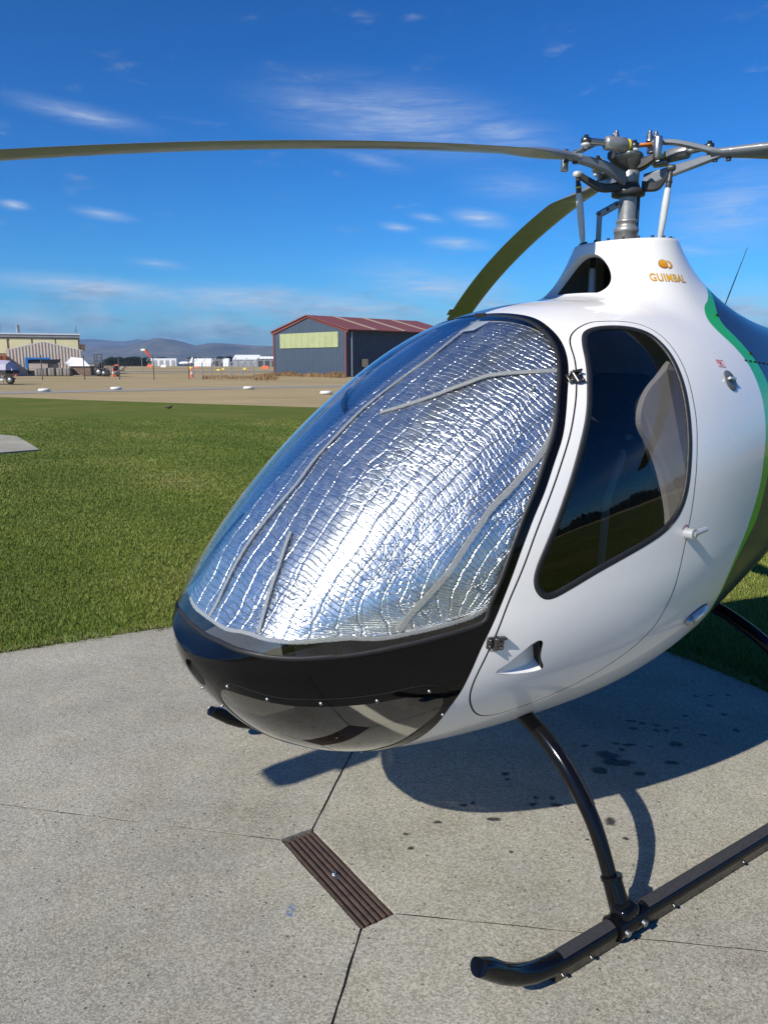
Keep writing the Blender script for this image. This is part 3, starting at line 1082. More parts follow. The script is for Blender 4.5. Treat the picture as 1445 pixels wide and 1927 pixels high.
# ---- outlines of the helicopter's panels in the nose-centred chart
SP = np.array([1.82163, 0.78709, 0.84802, 1.05006, 1.28815, 1.53318, 1.75401, 1.83658, 1.8288, 1.75961, 1.64359, 1.48543, 0.67048, 0.52518, 0.40907, 0.36701, 0.36054, 0.39959, 0.56265, 0.76822, 0.95895, 1.12763, 0.22742, 0.3738, 0.49274, 0.60649, 0.6701, 0.66191, 0.5507, 0.39692, 0.2467, 0.12129, 0.81791, 0.8378, 0.8729, 0.93266, 0.9765, 1.01522, 1.08454, 1.15865, 1.22583, 1.29503, 2.52075, 2.00913])
BW = [(0.0257, 0.5106), (0.0528, 0.5079), (0.1059, 0.499), (0.1604, 0.4844), (0.1974, 0.4692), (0.239, 0.4457), (0.2686, 0.4252), (0.292, 0.4049), (0.3131, 0.3821), (0.3322, 0.3558), (0.3473, 0.33), (0.3631, 0.3), (0.378, 0.2646), (0.3863, 0.2289), (0.3934, 0.1889), (0.3953, 0.1584), (0.3975, 0.121), (0.3978, 0.0655), (0.3931, 0.0175), (0.3855, -0.0197), (0.3805, -0.0373), (0.3641, -0.0906), (0.3445, -0.1373), (0.3263, -0.1672), (0.3, -0.2069), (0.2665, -0.2443), (0.2241, -0.2785)]
WL = [(-0.1197, 0.0525), (-0.0611, 0.0797), (-0.0, 0.0967), (0.0593, 0.0845), (0.1073, 0.0552), (0.1575, 0.0206), (0.1963, 0.0064), (0.2294, 0.002), (0.26, -0.0026), (0.3004, -0.0046), (0.3384, -0.0062), (0.3683, -0.0058), (0.3838, -0.0014), (0.3903, 0.0105)]
DOOR = [(0.2838, 0.4696), (0.2722, 0.4638), (0.2707, 0.4498), (0.2752, 0.4344), (0.2851, 0.4195), (0.2988, 0.4045), (0.3171, 0.3853), (0.3325, 0.3657), (0.3502, 0.3388), (0.3655, 0.3104), (0.3827, 0.2677), (0.3936, 0.2227), (0.3995, 0.1847), (0.4032, 0.1371), (0.4047, 0.0829), (0.4004, 0.0338), (0.3907, -0.0257), (0.3775, -0.0719), (0.3713, -0.0893), (0.3576, -0.1247), (0.3449, -0.1603), (0.3353, -0.1935), (0.3267, -0.226), (0.3235, -0.2515), (0.3306, -0.266), (0.3561, -0.2736), (0.3849, -0.2721), (0.4194, -0.2627), (0.4581, -0.2402), (0.492, -0.2081), (0.5193, -0.1687), (0.5394, -0.1185), (0.5535, -0.0628), (0.5604, -0.0021), (0.5622, 0.0418), (0.5618, 0.0708), (0.5583, 0.1164), (0.5458, 0.1823), (0.5264, 0.2438), (0.5077, 0.2877), (0.4849, 0.3287), (0.4623, 0.3633), (0.4366, 0.3956), (0.4074, 0.4254), (0.3771, 0.4504), (0.349, 0.4671), (0.3248, 0.4755), (0.3051, 0.4761)]
WIN = [(0.29, 0.4334), (0.2872, 0.4411), (0.29, 0.4502), (0.3083, 0.4594), (0.3286, 0.4614), (0.3567, 0.4536), (0.3901, 0.4313), (0.4206, 0.4037), (0.4526, 0.3658), (0.4772, 0.3294), (0.5018, 0.284), (0.5224, 0.2357), (0.5372, 0.1872), (0.5445, 0.1515), (0.5468, 0.1228), (0.5443, 0.0982), (0.5352, 0.0772), (0.5203, 0.0624), (0.4992, 0.0479), (0.4772, 0.0341), (0.4553, 0.0188), (0.4406, 0.0099), (0.4333, 0.0099), (0.4268, 0.0201), (0.4214, 0.0364), (0.4183, 0.0556), (0.4178, 0.0779), (0.4188, 0.1112), (0.4181, 0.1482), (0.4127, 0.1964), (0.4044, 0.2368), (0.3922, 0.2779), (0.379, 0.3086), (0.3542, 0.3515), (0.3327, 0.3814), (0.3077, 0.4109)]
GL = [(0.2224, 0.6597), (0.3561, 0.5621), (0.4085, 0.5194), (0.4683, 0.4763), (0.512, 0.4385), (0.552, 0.3922), (0.587, 0.3397), (0.6117, 0.2911), (0.6332, 0.2329), (0.6463, 0.1752), (0.655, 0.1176), (0.6551, 0.0626), (0.6476, 0.0025), (0.6311, -0.0766), (0.6046, -0.1723), (0.5724, -0.2601)]
GR = [(0.2361, 0.6712), (0.3818, 0.5637), (0.4372, 0.5222), (0.4927, 0.4772), (0.5284, 0.444), (0.5598, 0.4093), (0.5934, 0.3626), (0.63, 0.2919), (0.6545, 0.2207), (0.6646, 0.1667), (0.6665, 0.1232), (0.6684, 0.0687), (0.6624, 0.0044), (0.6459, -0.0521), (0.6157, -0.1461), (0.5881, -0.2309)]
CHO = [(0.067, -0.0538), (0.0807, -0.0433), (0.1051, -0.0454), (0.1388, -0.057), (0.1697, -0.0665), (0.205, -0.0717), (0.2367, -0.0778), (0.272, -0.0842), (0.292, -0.0874), (0.3153, -0.0896), (0.3311, -0.1006), (0.3364, -0.118), (0.3332, -0.143), (0.3222, -0.1682), (0.2924, -0.2118), (0.2502, -0.2529), (0.1972, -0.2916)]
CHL = [(0.0538, -0.076), (0.0352, -0.1222), (0.0333, -0.1459)]
CHI = [(0.0632, -0.079), (0.076, -0.063), (0.0927, -0.0637), (0.127, -0.0702), (0.1585, -0.0789), (0.1925, -0.0872), (0.225, -0.0932), (0.2678, -0.1027), (0.3006, -0.1086), (0.319, -0.1152), (0.328, -0.1263), (0.3259, -0.1443), (0.3151, -0.1694), (0.2881, -0.2018), (0.2535, -0.2344), (0.2219, -0.2575)]
SCREW = [(0.0886, -0.0509), (0.1489, -0.0685), (0.2162, -0.0822), (0.2739, -0.0978), (0.3217, -0.1083), (0.3112, -0.1849), (0.0358, -0.1292)]
TAPE_C = [(-0.008, 0.5081), (0.0065, 0.4979), (0.0271, 0.4719), (0.0376, 0.438), (0.0189, 0.4079), (0.0013, 0.3757), (0.0022, 0.341), (0.0035, 0.3145), (0.0119, 0.2869), (0.0057, 0.2575), (-0.0028, 0.2219), (-0.003, 0.1901), (-0.0005, 0.1649), (0.0016, 0.1423), (-0.002, 0.1207)]
TAPE_U = [(0.3149, 0.3703), (0.2974, 0.3722), (0.2686, 0.3763), (0.2387, 0.3808), (0.2165, 0.3827), (0.198, 0.3794), (0.178, 0.3767), (0.1573, 0.3735), (0.1169, 0.3705), (0.0683, 0.3684)]
TAPE_S = [(0.0893, 0.2278), (0.0948, 0.2133), (0.1046, 0.1872), (0.1095, 0.1628), (0.1148, 0.1321), (0.1184, 0.1063), (0.12, 0.0944)]
TAPE_R = [(0.35, 0.3149), (0.3574, 0.2978), (0.3651, 0.2725), (0.3669, 0.2493), (0.3619, 0.2263), (0.3556, 0.2058), (0.3479, 0.1878), (0.3452, 0.1637), (0.3409, 0.1343), (0.3363, 0.1039), (0.3262, 0.0766), (0.3145, 0.0502), (0.3057, 0.0246)]
BORDER = [(-0.001, 0.5137), (0.0447, 0.5144), (0.1124, 0.5011), (0.1691, 0.4808), (0.2117, 0.4591), (0.2525, 0.4315), (0.2841, 0.4053), (0.3039, 0.3862), (0.322, 0.3628), (0.3391, 0.336), (0.3497, 0.315), (0.3588, 0.2933), (0.3692, 0.2613), (0.3756, 0.234), (0.3846, 0.1952), (0.3848, 0.1782), (0.3871, 0.1593), (0.3941, 0.122), (0.3962, 0.0809), (0.3919, 0.0536), (0.3874, 0.0333), (0.3773, 0.0152), (0.3516, 0.0113), (0.3204, 0.0133), (0.2874, 0.0181), (0.2576, 0.032), (0.2264, 0.0397), (0.19, 0.0487), (0.1415, 0.0752), (0.0967, 0.1017), (0.058, 0.1108), (0.0228, 0.1193), (-0.0133, 0.1198)]
GROM = [(0.3028, 0.3452), (0.3682, 0.0678)]

# ================================================================ HELICOPTER
# Local frame: +x nose, +y port (camera side), z up, origin on the ground below the mast.
KN = np.linspace(0, 1, 11)
LT = 4.25


def spl(y):
    n, h = len(KN), np.diff(KN)
    A, b = np.zeros((n, n)), np.zeros(n)
    A[0, 0] = A[-1, -1] = 1
    for i in range(1, n - 1):
        A[i, i - 1], A[i, i], A[i, i + 1] = h[i - 1], 2 * (h[i - 1] + h[i]), h[i]
        b[i] = 6 * ((y[i + 1] - y[i]) / h[i] - (y[i] - y[i - 1]) / h[i - 1])
    m = np.linalg.solve(A, b)

    def f(u):
        u = np.clip(u, 0, 1)
        i = np.clip(np.searchsorted(KN, u, side='right') - 1, 0, n - 2)
        d, hh = u - KN[i], KN[i + 1] - KN[i]
        return y[i] + d * ((y[i + 1] - y[i]) / hh - hh * (2 * m[i] + m[i + 1]) / 6) + d * d * m[i] / 2 + d ** 3 * (m[i + 1] - m[i]) / (6 * hh)
    return f


XN, Z0 = SP[0], SP[1]
f_zt, f_zb = spl(np.r_[Z0, SP[2:12]]), spl(np.r_[Z0, SP[12:22]])
f_w, f_zc = spl(np.r_[0, SP[22:32]]), spl(np.r_[Z0, SP[32:42]])
NTOP, NBOT = SP[42], SP[43]
RIM_R = 0.193


def ro(a):
    """Radius where the fairing panel meets the roof, by angle from the nose."""
    return 0.312 + 0.020 * np.cos(a)


def rim_z(x):
    return 2.053 - 0.05 * x


def pylon(x, y, z):
    """Raise the roof into the flared mast fairing."""
    rho = np.hypot(x, y)
    c = x / np.maximum(rho, 1e-6)
    Rr = 0.46 + 0.42 * np.maximum(0, -c) ** 3
    s = np.clip((rho - RIM_R) / (Rr - RIM_R), 0, 1)
    k = np.minimum(1.0, RIM_R / np.maximum(rho, 1e-6))
    return z + (rim_z(x * k) - z) * (1 - s) ** 3.4


def surf(ab):
    """Chart (polar about the nose) to 3D."""
    ab = np.asarray(ab, float)
    u = np.maximum(np.hypot(ab[..., 0], ab[..., 1]), 1e-5)
    c, s = ab[..., 0] / u, ab[..., 1] / u
    x = XN - LT * u * u
    n = np.where(s >= 0, NTOP, NBOT)
    w, zc = f_w(u), f_zc(u)
    r = (np.abs(c) ** n + np.abs(s) ** n) ** (-1 / n)
    y = w * c * r
    a = np.where(s >= 0, f_zt(u) - zc, zc - f_zb(u))
    z = zc + a * s * r
    z = np.where(s > 0, pylon(x, y, z), z)
    return np.stack([x, y, z], -1)


def normal(ab, e=4e-4):
    ab = np.asarray(ab, float)
    da, db = np.array([e, 0]), np.array([0, e])
    n = np.cross(surf(ab + da) - surf(ab - da), surf(ab + db) - surf(ab - db))
    return n / np.maximum(np.linalg.norm(n, axis=-1, keepdims=True), 1e-12)


def off(ab, d):
    return surf(ab) + normal(ab) * d


def crom(P, closed, k=10):
    P = np.asarray(P, float)
    n = len(P)
    out = []
    rng_ = range(n) if closed else range(n - 1)
    for i in rng_:
        if closed:
            p0, p1, p2, p3 = P[(i - 1) % n], P[i], P[(i + 1) % n], P[(i + 2) % n]
        else:
            p0, p1, p2, p3 = P[max(i - 1, 0)], P[i], P[i + 1], P[min(i + 2, n - 1)]
        d1, d2, d3 = (max(np.linalg.norm(b - a), 1e-9) ** 0.5 for a, b in ((p0, p1), (p1, p2), (p2, p3)))
        for j in range(k):
            t_ = j / k * d2
            # centripetal Catmull-Rom as Hermite
            m1 = (p2 - p1) / d2 if np.allclose(p0, p1) else ((p1 - p0) / d1 - (p2 - p0) / (d1 + d2) + (p2 - p1) / d2)
            m2 = (p2 - p1) / d2 if np.allclose(p2, p3) else ((p2 - p1) / d2 - (p3 - p1) / (d2 + d3) + (p3 - p2) / d3)
            s = t_ / d2
            out.append((2 * s ** 3 - 3 * s * s + 1) * p1 + (s ** 3 - 2 * s * s + s) * m1 * d2 + (-2 * s ** 3 + 3 * s * s) * p2 + (s ** 3 - s * s) * m2 * d2)
    if not closed:
        out.append(P[-1])
    return np.array(out)


def resample(L_, ds=0.012, closed=True):
    """Even 3D spacing along a chart loop."""
    Q = np.vstack([L_, L_[:1]]) if closed else L_
    X = surf(Q)
    s = np.r_[0, np.cumsum(np.linalg.norm(np.diff(X, axis=0), axis=1))]
    n = max(8, int(s[-1] / ds))
    tt = np.linspace(0, s[-1], n, endpoint=not closed)
    return np.stack([np.interp(tt, s, Q[:, k]) for k in range(2)], 1)


def smooth_loop(L_, it=2):
    for _ in range(it):
        L_ = 0.5 * L_ + 0.25 * (np.roll(L_, 1, 0) + np.roll(L_, -1, 0))
    return L_


def inset(L_, d):
    """Move a closed chart loop inwards by d metres measured on the surface."""
    X, N = surf(L_), normal(L_)
    T = np.roll(X, -1, 0) - np.roll(X, 1, 0)
    T /= np.linalg.norm(T, axis=1, keepdims=True)
    I = np.cross(N, T)
    A = 0.5 * np.sum(L_[:, 0] * np.roll(L_[:, 1], -1) - np.roll(L_[:, 0], -1) * L_[:, 1])
    if A < 0:
        I = -I
    e = 2e-4
    Ja = (surf(L_ + [e, 0]) - surf(L_ - [e, 0])) / (2 * e)
    Jb = (surf(L_ + [0, e]) - surf(L_ - [0, e])) / (2 * e)
    g11, g12, g22 = (Ja * Ja).sum(1), (Ja * Jb).sum(1), (Jb * Jb).sum(1)
    v = I * d
    r1, r2 = (Ja * v).sum(1), (Jb * v).sum(1)
    det = g11 * g22 - g12 * g12
    return L_ + np.stack([(g22 * r1 - g12 * r2) / det, (g11 * r2 - g12 * r1) / det], 1)


def mirror(L_):
    return np.asarray(L_)[::-1] * [-1, 1]


# interior sample points of the chart
_us = np.concatenate([np.linspace(0.006, 0.12, 20), np.linspace(0.126, 0.78, 108), np.linspace(0.79, 0.995, 18)])
_ps = np.radians(np.arange(0, 360, 2.25))
_U, _P = np.meshgrid(_us, _ps, indexing='ij')
GRID = np.stack([_U * np.cos(_P), _U * np.sin(_P)], -1).reshape(-1, 2)
GRID = GRID + rng.uniform(-1e-5, 1e-5, GRID.shape)


def near_loop(loops, P, d):
    X = surf(P)
    m = np.zeros(len(P), bool)
    for L_ in loops:
        Y = surf(L_)
        for i in range(0, len(P), 2000):
            D = ((X[i:i + 2000, None] - Y[None]) ** 2).sum(-1).min(1)
            m[i:i + 2000] |= D < d * d
    return m


def patch(name, loops, mat, parent, offset=0.0, rim=0.0, dens=None, gap=0.008):
    """Curved panel: the region inside the loops, with a real edge of depth rim."""
    loops = [np.asarray(l) for l in loops]
    G = GRID if dens is None else dens
    lo, hi = loops[0].min(0), loops[0].max(0)
    G = G[(G > lo).all(1) & (G < hi).all(1)]
    G = G[inside(loops, G)]
    if len(G):
        G = G[~near_loop(loops, G, gap)]
    V2 = np.vstack(loops + [G]) if len(G) else np.vstack(loops)
    E, b = [], 0
    for l in loops:
        n = len(l)
        E += [(b + i, b + (i + 1) % n) for i in range(n)]
        b += n
    res = delaunay_2d_cdt([Vector(p) for p in V2], E, [], 0, 1e-7)
    V = np.array([(p.x, p.y) for p in res[0]])
    T = np.array([f for f in res[2] if len(f) == 3])
    cen = V[T].mean(1)
    T = T[inside(loops, cen)]
    X, N = surf(V), normal(V)
    X = X + N * offset
    # orient outwards
    fn = np.cross(X[T[:, 1]] - X[T[:, 0]], X[T[:, 2]] - X[T[:, 0]])
    flip = (fn * N[T].mean(1)).sum(1) < 0
    T[flip] = T[flip][:, ::-1]
    faces = T
    if rim:
        VX, VN, F2 = [X], [N], [T]
        ntop = len(T)
        base = len(X)
        for l in loops:
            A, An = surf(l) + normal(l) * offset, normal(l)
            Tn = np.roll(A, -1, 0) - np.roll(A, 1, 0)
            Tn /= np.linalg.norm(Tn, axis=1, keepdims=True)
            W = np.cross(Tn, An)
            area = 0.5 * np.sum(l[:, 0] * np.roll(l[:, 1], -1) - np.roll(l[:, 0], -1) * l[:, 1])
            sgn = 1 if area > 0 else -1
            if l is not loops[0]:
                sgn = -sgn
            W = W * sgn
            n = len(l)
            VX += [A, A - An * rim]
            VN += [W, W]
            i = np.arange(n)
            j = (i + 1) % n
            q = np.stack([base + i, base + j, base + n + j], 1)
            r_ = np.stack([base + i, base + n + j, base + n + i], 1)
            F2 += [q, r_]
            base += 2 * n
        X, N, faces = np.vstack(VX), np.vstack(VN), np.vstack(F2)
        fn = np.cross(X[faces[:, 1]] - X[faces[:, 0]], X[faces[:, 2]] - X[faces[:, 0]])
        fl = (fn * N[faces].mean(1)).sum(1) < 0
        faces[fl] = faces[fl][:, ::-1]
    me = tri_mesh(name, X, faces)
    me.materials.append(MATS[mat])
    if rim:
        me.materials.append(MATS['gap_black'])  # panel edges coloured black so the gaps between panels read as shade
        mi = np.zeros(len(me.polygons), np.int32)
        mi[ntop:] = 1
        me.polygons.foreach_set('material_index', mi)
    me.polygons.foreach_set('use_smooth', np.ones(len(me.polygons), bool))
    if len(me.vertices) == len(N):
        me.normals_split_custom_set_from_vertices([tuple(v) for v in N])
    return link_mesh(name, me, mat, parent)


def ring_strip(name, L_, d0, d1, o, mat, parent, thick=0.004):
    """Closed strip between two insets of a loop, as a low raised band."""
    A, B = inset(L_, d0), inset(L_, d1)
    m = (A + B) / 2
    rows = [off(A, o - thick), off(A, o), off(m, o + thick * 0.25), off(B, o), off(B, o - thick)]
    n = len(L_)
    V = np.vstack(rows)
    Fc = []
    for k in range(len(rows) - 1):
        for i in range(n):
            j = (i + 1) % n
            Fc.append((k * n + i, k * n + j, (k + 1) * n + j, (k + 1) * n + i))
    me = mesh_arrays(name, V, Fc, True)
    return link_mesh(name, me, mat, parent)


HELI_LOC = (0.935, 3.13, 0)
HELI_RZ = R_(180 + 34.2)
heli = empty('helicopter', HELI_LOC, HELI_RZ)
tag(heli, 'white two-seat helicopter with black nose and green stripe parked on the concrete pad', 'helicopter')


def pol(u, deg):
    return (u * math.cos(R_(deg)), u * math.sin(R_(deg)))


def cpt(a, b):
    return (a, b)



def top_chart(x, y):
    u = math.sqrt((XN - x) / LT)
    yy = min(1.0, abs(y) / float(f_w(u)))
    zz = max(0.0, 1 - yy ** NTOP) ** (1 / NTOP)
    r = math.hypot(yy, zz)
    return (math.copysign(u * yy / r, y), u * zz / r)


# closed loops in the chart
bw = [(0.0000, 0.5106)] + [p for p in BW[1:]] + [pol(.3475, -62), pol(.344, -76)]
bw_full = np.array(bw + [pol(.342, -90)] + [(-a, b) for a, b in bw[::-1][:-1]])
bw_full = smooth_loop(resample(crom(bw_full, True), 0.012), 3)
gl = [top_chart(r_ * math.cos(R_(a_)), r_ * math.sin(R_(a_))) for a_, r_ in ((180, .302), (165, .303), (150, .305), (137, .308), (125, .311), (114, .314), (105, .318))] + [(0.3702, 0.5458), (0.4101, 0.5173), (0.4679, 0.4767)] + GL[4:] + [pol(.637, -40), pol(.633, -58), pol(.631, -75)]
gl_full = np.array(gl + [pol(.630, -90)] + [(-a, b) for a, b in gl[1:][::-1]])
gl_full = smooth_loop(resample(crom(gl_full, True), 0.014), 3)
gr_ = [top_chart(r_ * math.cos(R_(a_)), r_ * math.sin(R_(a_))) for a_, r_ in ((180, .318), (165, .319), (150, .322), (138, .327), (128, .334), (119, .343))] + [(0.3921, 0.5512), (0.4384, 0.5205), (0.4931, 0.4768)] + GR[4:] + [pol(.643, -38), pol(.640, -58), pol(.638, -75)]
gr_full = np.array(gr_ + [pol(.637, -90)] + [(-a, b) for a, b in gr_[1:][::-1]])
gr_full = smooth_loop(resample(crom(gr_full, True), 0.014), 3)
door = smooth_loop(resample(crom(DOOR, True), 0.012), 3)
win = smooth_loop(resample(crom(WIN, True), 0.010), 3)
tail_loop = np.array([pol(0.996, a) for a in range(0, 360, 3)])

# windscreen outline: lower edge from the nose, upper edge 24 mm inside the black/white line
bi = inset(bw_full, 0.024)
nb_ = len(bi)
port = bi[(bi[:, 0] >= -1e-3)]
port = port[np.argsort(-np.arctan2(port[:, 1], port[:, 0]))]           # from top centre round to the bottom
port = port[(np.degrees(np.arctan2(port[:, 1], port[:, 0])) > 9.0)]
wl_pts = [(0.0000, 0.0965)] + [tuple(p) for p in WL[3:-1]]
ws_half = list(wl_pts) + [(0.3849, 0.0187)] + [tuple(p) for p in port[::-1][::3]]
ws = np.array(ws_half + [(-a, b) for a, b in ws_half[::-1][1:]])
ws = ws[np.r_[True, np.linalg.norm(np.diff(ws, axis=0), axis=1) > 1e-4]]
ws = smooth_loop(resample(crom(ws, True, 6), 0.012), 3)

# chin windows
cho = CHO + [(0.1604, -0.3018), (0.1155, -0.3178), (0.0755, -0.3219), (0.0524, -0.3099), (0.0423, -0.2699), (0.0373, -0.1999)] + CHL[::-1]
chi = CHI + [(0.1902, -0.2719), (0.1404, -0.2958), (0.0985, -0.3029), (0.0734, -0.2949), (0.0624, -0.2619), (0.0563, -0.1999), (0.0522, -0.1499), (0.0521, -0.1079)]
cho = smooth_loop(resample(crom(cho, True), 0.010), 3)
chi = smooth_loop(resample(crom(chi, True), 0.010), 3)
# landing light hole on the nose
lh = np.array([(0.024 * math.cos(a) + 0.012, -0.052 + 0.034 * math.sin(a)) for a in np.linspace(0, 2 * math.pi, 40, endpoint=False)])

# mast fairing ring cut out of the roof
ring_xy = [((ro(a) - 0.002) * math.cos(a), (ro(a) - 0.002) * math.sin(a)) for a in np.linspace(0, 2 * math.pi, 96, endpoint=False)]


ring = np.array([top_chart(x, y) for x, y in ring_xy])

# --- shells
shell = patch('fuselage_shell', [gl_full, bw_full, door, mirror(door), ring], 'white_paint', heli, rim=0.012)
nose = patch('nose_shell', [bw_full, ws, cho, mirror(cho), lh], 'black_gloss', heli, rim=0.012, offset=-0.0006)
patch('green_stripe', [gr_full, gl_full], 'green_paint', heli, offset=-0.0005)
aft = patch('engine_cowl', [tail_loop, gr_full], 'navy_paint', heli, offset=-0.0005)
wsc = patch('windscreen', [inset(ws, 0.002)], 'windscreen_glass', heli, offset=0.001)
ring_strip('windscreen_seal', ws, -0.003, 0.010, 0.0015, 'rubber', wsc)

# --- doors, one each side
for side in (1, -1):
    D = door if side > 0 else mirror(door)
    Wn = win if side > 0 else mirror(win)
    # door scoop outline
    sc_loop = np.array([(0.3793, -0.1181), (0.3923, -0.1056), (0.4092, -0.0871), (0.4222, -0.0746), (0.4261, -0.0770), (0.4196, -0.1166), (0.4130, -0.1552), (0.4052, -0.1530), (0.3910, -0.1391), (0.3801, -0.1235)])
    sl = resample(crom(sc_loop, True, 4), 0.010)
    if side < 0:
        sl = mirror(sl)
    d_in = inset(D, 0.0050)
    dr = patch('door', [d_in, Wn, sl], 'white_paint', heli, rim=0.014, offset=0.0005)
    dr['label'] = 'white cabin door with large curved window' + (' on the near side' if side > 0 else ' on the far side')
    ring_strip('door_gap_channel', D, -0.018, 0.020, -0.016, 'gap_black', heli, 0.004)
    gw = patch('door_window', [inset(Wn, 0.012)], 'tinted_glass', dr, offset=-0.0025)
    ring_strip('window_seal', Wn, -0.0015, 0.017, 0.0012, 'rubber', dr, 0.006)
    # scoop recess: floor sinks towards the rear, black mouth behind
    tpts = crom([(0.3793, -0.1191), (0.3923, -0.1056), (0.4092, -0.0871), (0.4242, -0.0756)], False, 5)
    bpts = crom([(0.3798, -0.1221), (0.3910, -0.1391), (0.4052, -0.1530), (0.4130, -0.1552)], False, 5)
    if side < 0:
        tpts, bpts = tpts * [-1, 1], bpts * [-1, 1]
    n = len(tpts)
    ss = np.linspace(0, 1, n)
    tp, bt = surf(tpts), surf(bpts)
    ti = surf(tpts * .86 + bpts * .14) - normal(tpts) * (0.034 * ss[:, None] ** 1.1)
    bi_ = surf(tpts * .14 + bpts * .86) - normal(bpts) * (0.034 * ss[:, None] ** 1.1)
    V = np.vstack([tp, ti, bi_, bt])
    Fc = [(k * n + i, k * n + i + 1, (k + 1) * n + i + 1, (k + 1) * n + i) for k in range(3) for i in range(n - 1)]
    link_mesh('scoop_recess', mesh_arrays('scoop_recess', V, Fc, False), 'white_paint', dr)
    e_ = n - 1
    V = [tp[e_] + (0.001, 0, 0), bt[e_] + (0.001, 0, 0), bi_[e_] + (0.001, 0, 0), ti[e_] + (0.001, 0, 0)]
    link_mesh('scoop_mouth', mesh_arrays('scoop_mouth', V, [(0, 1, 2, 3)]), 'gap_black', dr)

# --- chin windows with screwed flanges
for side in (1, -1):
    o_, i_ = (cho, chi) if side > 0 else (mirror(cho), mirror(chi))
    cw = patch('chin_window', [i_], 'smoked_glass', heli, offset=0.0005)
    patch('flange', [inset(o_, 0.0012), inset(i_, 0.0)], 'black_gloss', cw, offset=0.002, rim=0.006)
    for (a, b) in SCREW + [(0.1205, -0.3118)]:
        q = np.array([a * side, b])
        c = off(q, 0.0035)
        MB().ball(c, 0.0052, 10).build('screw', 'steel', cw)
# landing light in the nose
n0 = Vector(normal(np.array([0.002, -0.052])))
c0 = Vector(surf(np.array([0.002, -0.052])))
q0 = n0.to_track_quat('Z', 'Y').to_matrix()
patch('landing_light_recess', [inset(lh, -0.004)], 'gap_black', nose, offset=-0.013)

# --- mast fairing: flared ring from the rim down to the roof, with an air intake in front
NTH, NS = 160, 26
th = np.linspace(0, 2 * np.pi, NTH, endpoint=False)


def roof_z(x, y):
    u = np.sqrt((XN - x) / LT)
    c = np.clip(np.abs(y) / f_w(u), 0, 1)
    return f_zc(u) + (f_zt(u) - f_zc(u)) * (1 - c ** NTOP) ** (1 / NTOP)


def pyl(theta, s):
    rho = RIM_R + (ro(theta) - RIM_R) * s
    x, y = rho * np.cos(theta), rho * np.sin(theta)
    return np.stack([x, y, pylon(x, y, roof_z(x, y))], -1)


def pyl_n(theta, s, e=1e-3):
    n = np.cross(pyl(theta + e, s) - pyl(theta - e, s), pyl(theta, s + e) - pyl(theta, s - e))
    n = n / np.linalg.norm(n, axis=-1, keepdims=True)
    return np.where(n[..., 2:3] < 0, -n, n)


def z_to_s(theta, z):
    ss = np.linspace(0, 1, 400)
    zz = pyl(np.full(400, theta), ss)[:, 2]
    return float(np.interp(-z, -zz, ss))


hole = []
for a in np.linspace(0, 2 * math.pi, 64, endpoint=False):
    zz = 1.916 + 0.089 * math.sin(a)
    wd = 0.52 * (1.0 + 0.18 * (-math.sin(a)))
    tt = wd * math.copysign(abs(math.cos(a)) ** 0.85, math.cos(a))
    hole.append((tt, z_to_s(tt, zz)))
hole = np.array(hole)
outer = [(t_, 0.0) for t_ in np.linspace(-math.pi, math.pi, 129)] + [(math.pi, s_) for s_ in np.linspace(0, 1, 30)[1:-1]] + [(t_, 1.0) for t_ in np.linspace(math.pi, -math.pi, 97)] + [(-math.pi, s_) for s_ in np.linspace(1, 0, 30)[1:-1]]
outer = np.array(outer)
gt, gs = np.meshgrid(np.linspace(-math.pi, math.pi, 130)[1:-1], np.linspace(0, 1, 34)[1:-1], indexing='ij')
g = np.stack([gt.ravel(), gs.ravel()], 1)
g = g[~inside([hole], g)]
g = g[np.min(np.hypot((g[:, None, 0] - hole[None, :, 0]), (g[:, None, 1] - hole[None, :, 1]) * 1.0), axis=1) > 0.018]
V2 = np.vstack([outer, hole, g])
E_ = [(i, (i + 1) % len(outer)) for i in range(len(outer))] + [(len(outer) + i, len(outer) + (i + 1) % len(hole)) for i in range(len(hole))]
res = delaunay_2d_cdt([Vector(p) for p in V2], E_, [], 0, 1e-7)
V = np.array([(p.x, p.y) for p in res[0]])
T = np.array([f for f in res[2] if len(f) == 3])
T = T[~inside([hole], V[T].mean(1))]
X, N = pyl(V[:, 0], V[:, 1]), pyl_n(V[:, 0], V[:, 1])
hX = pyl(hole[:, 0], hole[:, 1])
hN = pyl_n(hole[:, 0], hole[:, 1])
fn = np.cross(X[T[:, 1]] - X[T[:, 0]], X[T[:, 2]] - X[T[:, 0]])
fl = (fn * N[T].mean(1)).sum(1) < 0
T[fl] = T[fl][:, ::-1]
me = tri_mesh('mast_fairing', X, T)
me.polygons.foreach_set('use_smooth', np.ones(len(me.polygons), bool))
me.normals_split_custom_set_from_vertices([tuple(v) for v in N])
fair = link_mesh('mast_fairing', me, 'white_paint', heli)
